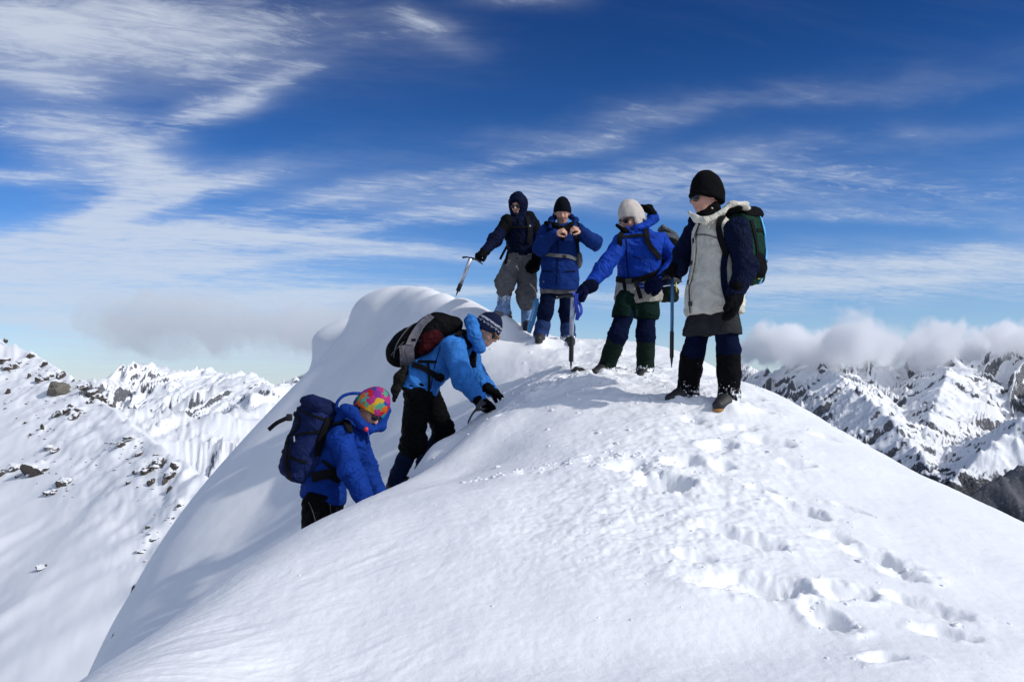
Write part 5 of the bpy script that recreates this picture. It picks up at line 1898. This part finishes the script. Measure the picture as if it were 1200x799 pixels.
S = Sdf(); S.ell(P(678, 305, Y + .02), (V((1, 0, 0)), V((0, 1, 0)), V((0, 0, 1))), (.045, .12, .10), .02)
solid('belt_pocket', S, .009, mat_cloth("grey_belt_pocket", (.15, .15, .16), .7), pk, bj, .006, .05)
strap_on('shoulder_strap', cb, [(673, 262), (675, 280), (677, 296)], .045, K_WEB, pk, .010, .006)
strap_on('shoulder_strap', cb, [(645, 262), (644, 275), (642, 292)], .045, K_WEB, pk, .010, .006)
S = Sdf(); S.box(on(cb, 661, 301, .018)[0], (V((1, 0, 0)), V((0, 1, 0)), V((0, 0, 1))), (.025, .008, .018), .005)
solid('buckle', S, .005, K_PLAST, pk, rel=0)

# ================================================================== person in the navy hood (far left of the group)
Y = 9.75
J = dict(head=P(606.5, 241, Y), hf=(-.30, -.92, -.25), hu=(0, -.1, 1),
         shL=P(623, 262, Y + .02), shR=P(595, 261, Y - .03), elL=P(634, 287, Y - .06), wrL=P(629, 303, Y - .18),
         elR=P(580, 282, Y - .15), wrR=P(567, 296, Y - .30), pel=P(611, 302, Y), tf=(-.2, -.98, 0),
         hipL=P(618, 310, Y), hipR=P(602, 309, Y - .03), knL=P(617, 343, Y - .13), knR=P(592, 331, Y - .22),
         anL=P(619, 377, Y - .02), anR=P(590, 362, Y - .14), toeL=(-.15, -1, 0), toeR=(-.75, -.65, -.15))
per = empty('person', P(606, 380, Y), 'person in navy hood and grey trousers, reaching an axe out to the left', 'person', 'climbing party on the snow ridge')
body(J, per, K_SKIN, hs=.98)
K_GAITC = mat_cloth("pale_blue_gaiter", (.24, .37, .62), .6, .7, var=.4, snow=(.05, .45))
for s in 'LR': gait(J, s, per, K_GAITC, top=.96, r=(.082, .078, .080), seed=5)
for s in 'LR': boot(J, s, J['toe' + s], mat_plain("grey_boot", (.12, .12, .12), .6) if s == 'R' else K_BOOT, K_RUB, per, 1.05)
S, bn = legs_cloth(J, per, K_GREYT, 'trousers', (.125, .115, .092), 1.28, pel=.165)
S.ell(J['knR'] + V((-.01, -.02, -.05)), (V((1, 0, 0)), V((0, 1, 0)), V((0, 0, 1))), (.10, .10, .11), .04)
S.ell(J['knL'] + V((0, -.02, -.08)), (V((1, 0, 0)), V((0, 1, 0)), V((0, 0, 1))), (.125, .115, .13), .04)
solid('trousers', S, .010, K_GREYT, per, bn, .011, .07, 41)
S = Sdf(); bj = torso_cloth(S, J, (.17, .185), .088, .75, low=-.03)
S.cut(P(611, 305, Y), (.1, 0, -1))
jk = solid('jacket', S, .0095, K_NAVY, per, bj, .009, .09, 43)
jb = world_bvh(jk)
for s in 'LR':
    S = Sdf(); bs = arm_cloth(S, J, s, (.088, .075, .056), .92)
    solid('sleeve', S, .0095, K_NAVY, jk, bs, .009, .07, 45)
    S = Sdf(); S.cap(V(J['sh' + s]) + V((0, 0, .005)), V(J['sh' + s]) * .55 + V(J['el' + s]) * .45, .096, .082, k=.03)
    solid('shoulder_panel', S, .0095, K_BLACK, jk, bs, .008, .07, 45)
strap_on('zip', jb, [(607, 256), (607, 272), (608, 288), (609, 300)], .012, K_BLACK, jk, .003, .003)
# hood up, with a peak, round the face
f, u, r = frame(J['hf'], J['hu']); c = V(J['head'])
S = Sdf()
S.ell(c - f * .025 + u * .015, (f, u, r), (.135, .155, .120), .03)
S.cap(c - u * .10 - f * .02, c - u * .16 - f * .02, .085, .10, k=.05)
S.ell(c + f * .13 - u * .02, (f, u, r), (.085, .078, .060), .02, op='s')
S.cap(c + f * .085 + u * .072 - r * .045, c + f * .085 + u * .072 + r * .045, .014, k=.02)
solid('hood', S, .008, K_NAVY, jk, [(c - u * .2, c + u * .1)], .005, .06, 47)
S = Sdf(); S.chain([c + f * .06 - u * .105 - r * .05, c + f * .085 - u * .115, c + f * .06 - u * .105 + r * .05], [.024, .028, .024], .02)
solid('collar', S, .008, K_NAVY, jk)
sunglasses(J, per, K_LENS, K_PLAST, .98)
d0 = unit(P(556, 302, Y - .42) - J['wrR'])
S = Sdf(); add_hand(S, J['wrR'], d0, (-.2, .2, -1), 1, curl=(1.0, 1.05, 1.1, 1.2), s=1.15, t=.007)
S.cap(J['wrR'] - d0 * .04, J['wrR'] + d0 * .03, .055, .046, k=.02)
solid('glove', S, .0055, K_GLOVE, per, rel=1)
S = Sdf(); d0 = V((-.2, -.1, -1)); add_hand(S, J['wrL'] - V((0, 0, .01)), d0, (-.6, .7, 0), -1, curl=(.6, .65, .7, .8), s=1.3, t=.010)
S.cap(J['wrL'] + V((0, 0, .03)), J['wrL'] - V((.01, 0, .05)), .060, .055, k=.02)
solid('glove', S, .0055, K_GLOVE, per, rel=1)
pc = P(612, 272, Y + .27)
pk, pm, fr = backpack('black backpack mostly hidden behind the person in the navy hood', pc, (0, .05, 1), (.2, .98, 0), .16, .25, .11, (K_BLACK, K_BLACK, K_BLACK), seed=35)
on.Y = Y
strap_on('shoulder_strap', jb, [(600, 251), (598, 262), (595, 273), (594, 282)], .050, K_WEB, pk, .010, .008)
strap_on('shoulder_strap', jb, [(616, 251), (619, 262), (620, 273), (619, 285)], .050, K_WEB, pk, .010, .008)
strap_on('chest_strap', jb, [(597, 266), (608, 267), (619, 266)], .024, K_WEB, pk, .006, .008)
for (x, y) in [(595.5, 270), (620, 266)]:
    S = Sdf(); S.box(on(jb, x, y, .026)[0], (V((1, 0, 0)), V((0, 1, 0)), V((0, 0, 1))), (.012, .006, .012), .004)
    solid('buckle', S, .005, K_BUCK, pk, rel=0)
strap_on('hip_belt', jb, [(594, 299), (603, 302), (613, 303), (622, 303)], .035, K_WEB, pk, .008, .006)
ribbon('strap_end', catmull([P(595, 287, Y - .22), P(590, 296, Y - .24), P(586, 304, Y - .22)], 5), [V((.3, -1, 0))] * 11, .03, .004, K_WEB, pk)
ribbon('strap_end', catmull([P(597, 290, Y - .20), P(594, 300, Y - .22), P(592, 309, Y - .2)], 5), [V((.3, -1, 0))] * 11, .03, .004, K_WEB, pk)
ax = ice_axe(P(552, 302, Y - .44), P(534, 347.5, Y - .25), (1, .1, .1), 'silver and black ice axe at arm\'s length, its spike touching the snow crest', (K_ALU, K_RUB, K_STEEL), grip=.34,
             group='ice axes of the party', shaft_r=.017, grip_r=.020, s=1.0)
ax2 = ice_axe(P(628.5, 349, Y - .40), P(635, 396, Y - .47), (-1, .2, .2), 'short silver axe leaning against the coat wearer\'s leg with a pale blue leash', (K_ALU, K_RUB, K_STEEL), grip=.22,
              group='ice axes of the party', shaft_r=.017, grip_r=.020, with_head=False)
ribbon('leash', catmull([P(629, 350, Y - .43), P(628, 364, Y - .45), P(624, 378, Y - .45), P(620, 390, Y - .43)], 5), [V((.2, -1, 0))] * 16, .045, .006, K_LBLUE, ax2)
ribbon('leash', catmull([P(626, 352, Y - .42), P(624, 366, Y - .43), P(619, 382, Y - .42), P(620, 390, Y - .42)], 5), [V((.2, -1, 0))] * 16, .018, .006, K_LBLUE, ax2)

# ================================================================== climber in sky blue, bent to the slope
Y = 6.9
J = dict(head=P(571, 388, Y), hf=(.80, -.30, -.55), hu=(.50, 0, .82),
         shL=P(545, 404, Y + .17), shR=P(532, 408, Y - .17), elL=P(558, 440, Y + .20), wrL=P(576, 458, Y + .12),
         elR=P(543, 444, Y - .26), wrR=P(563, 469, Y - .20), pel=P(492, 448, Y), tf=(.62, -.12, -.75),
         hipL=P(501, 462, Y + .10), hipR=P(489, 463, Y - .09), knL=P(521, 505, Y + .15), knR=P(484, 518, Y - .10),
         anL=P(497, 541, Y + .22), anR=P(464, 562, Y - .0), toeL=(1, .1, .25), toeR=(1, .1, .2))
per = empty('person', P(480, 560, Y), 'climber in sky blue jacket and striped navy beanie, bent with both hands on snow', 'person', 'climbing party on the snow ridge')
body(J, per, K_SKIN, hs=1.02)
K_GAITN = mat_cloth("navy_gaiter", (.006, .013, .042), .6, .35)
for s in 'LR': gait(J, s, per, K_GAITN, top=.9, r=(.076, .074, .066), seed=9)
for s in 'LR': boot(J, s, J['toe' + s], K_BOOT, K_RUB, per, .98)
S, bn = legs_cloth(J, per, K_BLACKT, 'trousers', (.112, .095, .080), 1.18, pel=.155)
S.ell(J['knR'] + V((.02, -.0, -.02)), (V((1, 0, 0)), V((0, 1, 0)), V((0, 0, 1))), (.095, .10, .11), .04)
solid('trousers', S, .0085, K_BLACKT, per, bn, .012, .065, 51)
S = Sdf()
pel = V(J['pel']); ch = (V(J['shL']) + V(J['shR'])) / 2; ax_ = unit(ch - pel)
S.cap(pel, ch - ax_ * .10, .170, .175, k=.05, flat=J['tf'], fs=.82)
S.cap(J['shR'], J['shL'], .095, k=.07)
S.cap(pel + V((0.0, 0, -.045)), pel + V((.02, 0, .08)), .165, .16, k=.05)
S.cap(ch, ch + ax_ * .08, .10, .09, k=.05)
S.cut(P(495, 460, Y), (-.25, 0, -1))
jk = solid('jacket', S, .0085, K_SKYB, per, [(pel, ch)], .010, .09, 53)
jb = world_bvh(jk)
for s in 'LR':
    S = Sdf(); bs = arm_cloth(S, J, s, (.105, .085, .060), .96)
    solid('sleeve', S, .0085, K_SKYB, jk, bs, .010, .06, 55 if s == 'R' else 57)
S = Sdf(); hp = [P(563, 407, Y - .12), P(556, 392, Y - .14), P(553, 380, Y - .08), P(552, 376, Y + .04), P(557, 384, Y + .14)]
for i in range(4): S.cap(hp[i], hp[i + 1], .048 if i < 2 else .045, .050, k=.04)
S.cap(P(560, 408, Y - .10), P(565, 404, Y + .05), .035, .035, k=.03)
solid('hood', S, .0085, K_SKYB, jk, [(pel, V(J['head']))], .008, .05, 58)
bn_ = beanie(J, per, mat_hat("striped_navy_knit", 'stripe', (.008, .013, .040)), 1.10, tall=.015, brim=.022, cuff=False, back=.004, tilt=.004)
sunglasses(J, per, K_LENS, K_PLAST, 1.0)
f, u, r = frame(J['hf'], J['hu']); c = V(J['head']); rs_ = np.random.RandomState(4)
S = Sdf()
for i in range(16):
    a = c + f * (.085 + .008 * rs_.rand()) + u * .025 + r * (rs_.rand() - .5) * .12
    S.chain([a, a + f * .018 - u * .012, a + f * (.022 + .01 * rs_.rand()) - u * (.028 + .012 * rs_.rand())], [.006, .005, .003], .004)
for i in range(8):
    for d in (-1, 1):
        a = c - f * (.01 + .05 * rs_.rand()) - u * .02 + r * d * .075
        S.chain([a, a - u * .05 + f * .01 * rs_.randn()], [.009, .005], .005)
solid('hair', S, .0045, K_HAIR, per, rel=0)
for s, (tx, ty, dy) in (('R', (576, 478, -.10)), ('L', (590, 467, .16))):
    d0 = unit(P(tx, ty, Y + dy) - J['wr' + s])
    S = Sdf(); add_hand(S, J['wr' + s], d0, (.3, .1, -1), 1 if s == 'L' else -1, curl=(.35, .4, .45, .5) if s == 'L' else (.8, .9, 1, 1), s=1.12, t=.007)
    S.cap(J['wr' + s] - d0 * .04, J['wr' + s] + d0 * .03, .055, .046, k=.02)
    solid('glove', S, .0055, K_GLOVE, per, rel=1)
strap_on('seam', jb, [(520, 398), (512, 420), (507, 440), (504, 456)], .006, K_NAVY, jk, .003, .002)
# chest pouch
S = Sdf(); S.box(P(552, 421, Y + .02), (V((1, 0, 0)), V((0, 1, 0)), V((0, 0, 1))), (.045, .06, .07), .02)
solid('chest_pouch', S, .007, K_BLACK, per, [(pel, ch)], .004, .05)
# egg-shaped pack
outw = unit(V((-.66, -.10, .74))); upb = unit(P(545, 380, Y) - P(478, 432, Y)); upb = unit(upb - outw * (upb @ outw)); wd = np.cross(outw, upb)
pc = P(492, 401, Y)
e = empty('backpack', P(480, 430, Y), 'rounded black and maroon backpack with a grey band on the climber in sky blue', 'backpack', 'backpacks worn by the climbers')
S = Sdf(); A_ = (outw, upb, wd)
S.ell(pc - upb * .10 + outw * .04, A_, (.150, .215, .170), .05); S.ell(pc + upb * .12 + outw * .01, A_, (.135, .21, .165), .05)
S.cap(pc + upb * .20 - outw * .02, pc + upb * .31 - outw * .08, .105, .085, k=.06)
pb_ = solid('pack_body', S, .009, K_BLACK, e, [(pc - upb * .3, pc + upb * .3)], .005, .09, 61)
S = Sdf(); S.ell(pc + upb * .09 + outw * -.03, A_, (.115, .17, .190), .03); S.ell(pc + upb * .0 - outw * .06, A_, (.06, .10, .185), .04)
solid('side_panel', S, .009, mat_cloth("maroon_panel", (.045, .006, .008), .6), e, [(pc - upb * .3, pc + upb * .3)], .004, .08, 62)
bb = world_bvh(pb_); on.Y = Y - .1
bp1 = [(506, 371), (495, 381), (486, 394), (479, 408), (474, 420), (477, 430)]
strap_on('reflective_band', bb, bp1, .075, mat_cloth("grey_band_cloth", (.20, .19, .215), .55, .3), e, .010, .004, n=8)
strap_on('mesh_pocket', bb, [(476, 404), (477, 414), (477, 424), (479, 430)], .12, mat_cloth("grey_mesh_pocket", (.17, .16, .18), .7, .6), e, .016, .004, n=6)
strap_on('piping', bb, [(462, 418), (465, 405), (474, 391), (488, 376)], .008, K_WEBG, e, .004, .004)
strap_on('piping', bb, [(459, 416), (466, 408), (474, 401)], .006, K_WEBG, e, .004, .004)
strap_on('compression_strap', bb, [(482, 399), (492, 399), (503, 404)], .024, K_WEB, e, .005, .010)
on.Y = Y - .15
strap_on('shoulder_strap', jb, [(532, 381), (541, 386), (547, 396), (549, 408)], .05, K_WEB, e, .012, .006)
strap_on('hip_belt', jb, [(484, 428), (496, 431), (508, 438), (518, 444)], .045, K_WEB, e, .012, .006)
strap_on('side_strap', jb, [(490, 424), (500, 424), (512, 424)], .022, K_WEB, e, .006, .006)
strap_on('side_strap', jb, [(502, 426), (503, 440), (502, 458)], .020, K_WEB, e, .005, .006)
S = Sdf(); S.ell(P(515, 442, Y - .20), (V((1, 0, 0)), V((0, 1, 0)), V((0, 0, 1))), (.045, .03, .035), .01)
solid('belt_pocket', S, .007, K_BLACK, e)
# something dark hanging below the pack
S = Sdf(); S.chain([P(476, 432, Y - .1), P(468, 443, Y - .12), P(464, 456, Y - .12), P(462, 470, Y - .12)], [.035, .045, .038, .018], .03)
solid('hanging_strap_bundle', S, .007, mat_cloth("olive_black_bundle", (.018, .017, .014), .7), e, [(P(476, 432, Y), P(462, 470, Y))], .008, .04)
tp = P(566, 478, Y - .24)
ax = ice_axe(P(557, 480, Y - .27), P(600, 476, Y + .12), (-.75, -.25, -.5), 'black ice axe gripped against the slope by the climber in sky blue', (K_STEEL, K_RUB, K_STEEL), grip=.3,
             group='ice axes of the party')

# ================================================================== lowest climber, patchwork hat
Y = 6.0
J = dict(head=P(434, 480, Y), hf=(.62, -.38, -.68), hu=(.62, -.05, .70),
         shL=P(418, 512, Y + .18), shR=P(400, 513, Y - .17), elL=P(430, 552, Y + .24), wrL=P(446, 585, Y + .2),
         elR=P(412, 553, Y - .25), wrR=P(432, 592, Y - .24), pel=P(379, 572, Y), tf=(.86, -.22, -.45),
         hipL=P(384, 590, Y + .10), hipR=P(373, 590, Y - .09), knL=P(388, 648, Y + .08), knR=P(368, 650, Y - .08),
         anL=P(382, 702, Y + .12), anR=P(366, 704, Y - .05), toeL=(1, .2, .2), toeR=(1, .2, .2))
per = empty('person', P(376, 712, Y), 'lowest climber, in royal blue jacket and multicoloured hat, half behind the snow lip', 'person', 'climbing party on the snow ridge')
body(J, per, K_SKIN2, hs=1.02)
for s in 'LR': gait(J, s, per, K_GAITN, top=.9, seed=9)
for s in 'LR': boot(J, s, J['toe' + s], K_BOOT, K_RUB, per, .98)
S, bn = legs_cloth(J, per, K_BLACKT, 'trousers', (.118, .095, .08), 1.22, pel=.16)
tr = solid('trousers', S, .0085, K_BLACKT, per, bn, .008, .07, 71)
tb = world_bvh(tr); on.Y = Y - .1
for pp in ([(362, 588), (367, 600), (372, 618)], [(386, 590), (387, 602), (386, 614)]):
    strap_on('seam', tb, pp, .004, K_WEBG, tr, .002, .001)
S = Sdf(); pel = V(J['pel']); ch = (V(J['shL']) + V(J['shR'])) / 2; ax_ = unit(ch - pel)
S.cap(pel, ch - ax_ * .10, .165, .175, k=.05, flat=J['tf'], fs=.80)
S.cap(J['shR'], J['shL'], .092, k=.07)
S.cap(pel - V((0, 0, .06)), pel + V((0, 0, .1)), .165, .16, k=.05)
S.cap(ch, ch + ax_ * .07, .095, .085, k=.05)
S.cut(P(380, 588, Y), (-.15, 0, -1))
jk = solid('jacket', S, .0085, K_ROYAL, per, [(pel, ch)], .010, .09, 73)
jb = world_bvh(jk)
for s in 'LR':
    S = Sdf(); sh, el, wr = V(J['sh' + s]), V(J['el' + s]), V(J['wr' + s])
    S.chain([sh, el, el + (wr - el) * .80], (.090, .082, .074), .05)
    S.cut(el + (wr - el) * .86, wr - el)
    solid('sleeve', S, .0085, K_ROYAL, jk, [(sh, el), (el, wr)], .010, .07, 75)
# hood thrown back, standing wide round the head, with a stiff rim
S = Sdf(); hp = [P(396, 492, Y - .13), P(404, 480, Y - .15), P(414, 484, Y - .17), P(424, 497, Y - .15), P(432, 503, Y - .06), P(446, 500, Y + .08), P(452, 484, Y + .17)]
for i in range(6): S.cap(hp[i], hp[i + 1], (.034, .040, .040, .036, .034, .036)[i], (.040, .040, .036, .034, .036, .030)[i], k=.03)
S.cap(P(400, 498, Y), P(420, 502, Y), .10, .085, k=.05)
S.cap(P(440, 494, Y + .14), P(451, 478, Y + .18), .055, .045, k=.03)
hood = solid('hood', S, .0085, K_ROYAL, jk, [(ch, V(J['head']))], .006, .06, 77)
tube('hood_rim', catmull([P(395, 483, Y - .12), P(395, 472, Y - .12), P(402, 464, Y - .10), P(412, 461, Y - .07), P(422, 461, Y - .02)], 6), .012, K_ROYAL, jk, 8)
beanie(J, per, mat_hat("patchwork_fleece", 'patch', (.5, .1, .1)), 1.14, tall=.02, brim=.018, cuff=False, back=.004, tilt=.006)
sunglasses(J, per, K_LENS, K_PLAST, 1.02)
f, u, r = frame(J['hf'], J['hu']); c = V(J['head'])
S = Sdf()
for i in range(10):
    a = c - f * (.02 + .05 * rs_.rand()) - u * .015 + r * ((rs_.rand() - .5) * .15)
    S.chain([a, a - u * .05 - f * .01, a - u * (.08 + .02 * rs_.rand()) - f * .02], [.016, .014, .007], .012)
solid('hair', S, .006, mat_plain("dark_red_brown_hair", (.10, .035, .02), .5), per, rel=0)
S = Sdf(); S.ell(P(429, 503, Y - .19), (V((1, 0, 0)), V((0, 1, 0)), V((0, 0, 1))), (.017, .014, .019), .01)
solid('toggle', S, .004, K_RED, jk, rel=0)
tube('cord', [P(431, 505, Y - .19), P(432, 510, Y - .2), P(431, 516, Y - .19)], .004, K_BLUEW, jk, 6)
for s in 'LR':
    d0 = unit(V((.4, 0, -1))); S = Sdf()
    add_hand(S, J['wr' + s] - d0 * .03, d0, (.3, 0, -.6), 1 if s == 'L' else -1, s=1.1, t=.006)
    solid('glove', S, .006, K_GLOVE, per, rel=1)
# big dark blue pack
K_PACKA = mat_cloth("ink_blue_pack_cloth", (.014, .024, .095), .62, .35)
K_PACKA2 = mat_cloth("ink_blue_lid_cloth", (.011, .018, .072), .62, .35)
upb = unit(P(384, 476, Y) - P(352, 566, Y - .02)); ow = unit(V((-.62, -.66, .22)))
pc = P(364, 517, Y - .02)
pk, pm, fr = backpack('large ink blue backpack with black side strap on the lowest climber', pc, upb, ow, .150, .325, .125, (K_PACKA, K_PACKA2, K_PACKA), seed=45, taper=.92, bulge=.02)
pb = world_bvh(pm); on.Y = Y - .15
strap_on('edge_piping', pb, [(346, 484), (341, 500), (337, 520), (336, 545), (343, 562)], .030, K_WEB, pk, .006, .003)
strap_on('zip', pb, [(341, 519), (347, 511), (357, 508), (368, 506), (377, 505)], .018, K_WEB, pk, .005, .003)
strap_on('zip', pb, [(340, 560), (339, 545), (340, 530), (342, 518)], .012, K_WEB, pk, .005, .003)
strap_on('zip_puller', pb, [(346, 512), (346.5, 518)], .010, K_BUCK, pk, .004, .008)
strap_on('side_strap', pb, [(385, 490), (378, 505), (372, 525), (369, 550), (370, 562)], .050, K_WEB, pk, .010, .004)
for h in (.20, -.13): wrap_strap(pm, fr, pc, h, .15, .12, K_WEB, .020)
ribbon('loose_strap', catmull([P(341, 488, Y - .16), P(334, 491, Y - .18), P(324, 496, Y - .2), P(315, 503.5, Y - .2)], 5), [V((.3, -.8, .5))] * 16, .030, .007, K_WEB, pk)
S = Sdf(); S.box(P(339, 489, Y - .17), (V((1, 0, 0)), V((0, 1, 0)), V((0, 0, 1))), (.022, .014, .026), .008)
solid('buckle', S, .005, K_PLAST, pk, rel=0)
on.Y = Y - .15
strap_on('shoulder_strap', jb, [(384, 492), (396, 488), (404, 495), (408, 508)], .055, K_WEB, pk, .014, .008)
strap_on('hip_belt', jb, [(366, 560), (378, 556), (388, 555), (398, 560)], .07, K_WEB, pk, .014, .008)
strap_on('lower_strap', jb, [(378, 540), (390, 548), (400, 558)], .025, K_WEB, pk, .006, .008)

# small dark thing dropped by the upright axe
g = P(678, 441, 6.95)
S = Sdf(); g0 = V((g[0], g[1], ground_z(g[0], g[1]) + .012))
S.chain([g0 + V((-.06, 0, 0)), g0 + V((-.02, .01, .018)), g0 + V((.03, 0, .012)), g0 + V((.07, .01, -.002))], [.010, .020, .016, .010], .012)
S.cap(g0 + V((.0, -.02, .0)), g0 + V((.02, .03, .01)), .010, k=.01)
o = solid('dropped_strap', S, .005, K_RUB, None, rel=1)
tag(o, 'small black strap lying half buried on the trodden snow below the upright axe', 'strap')
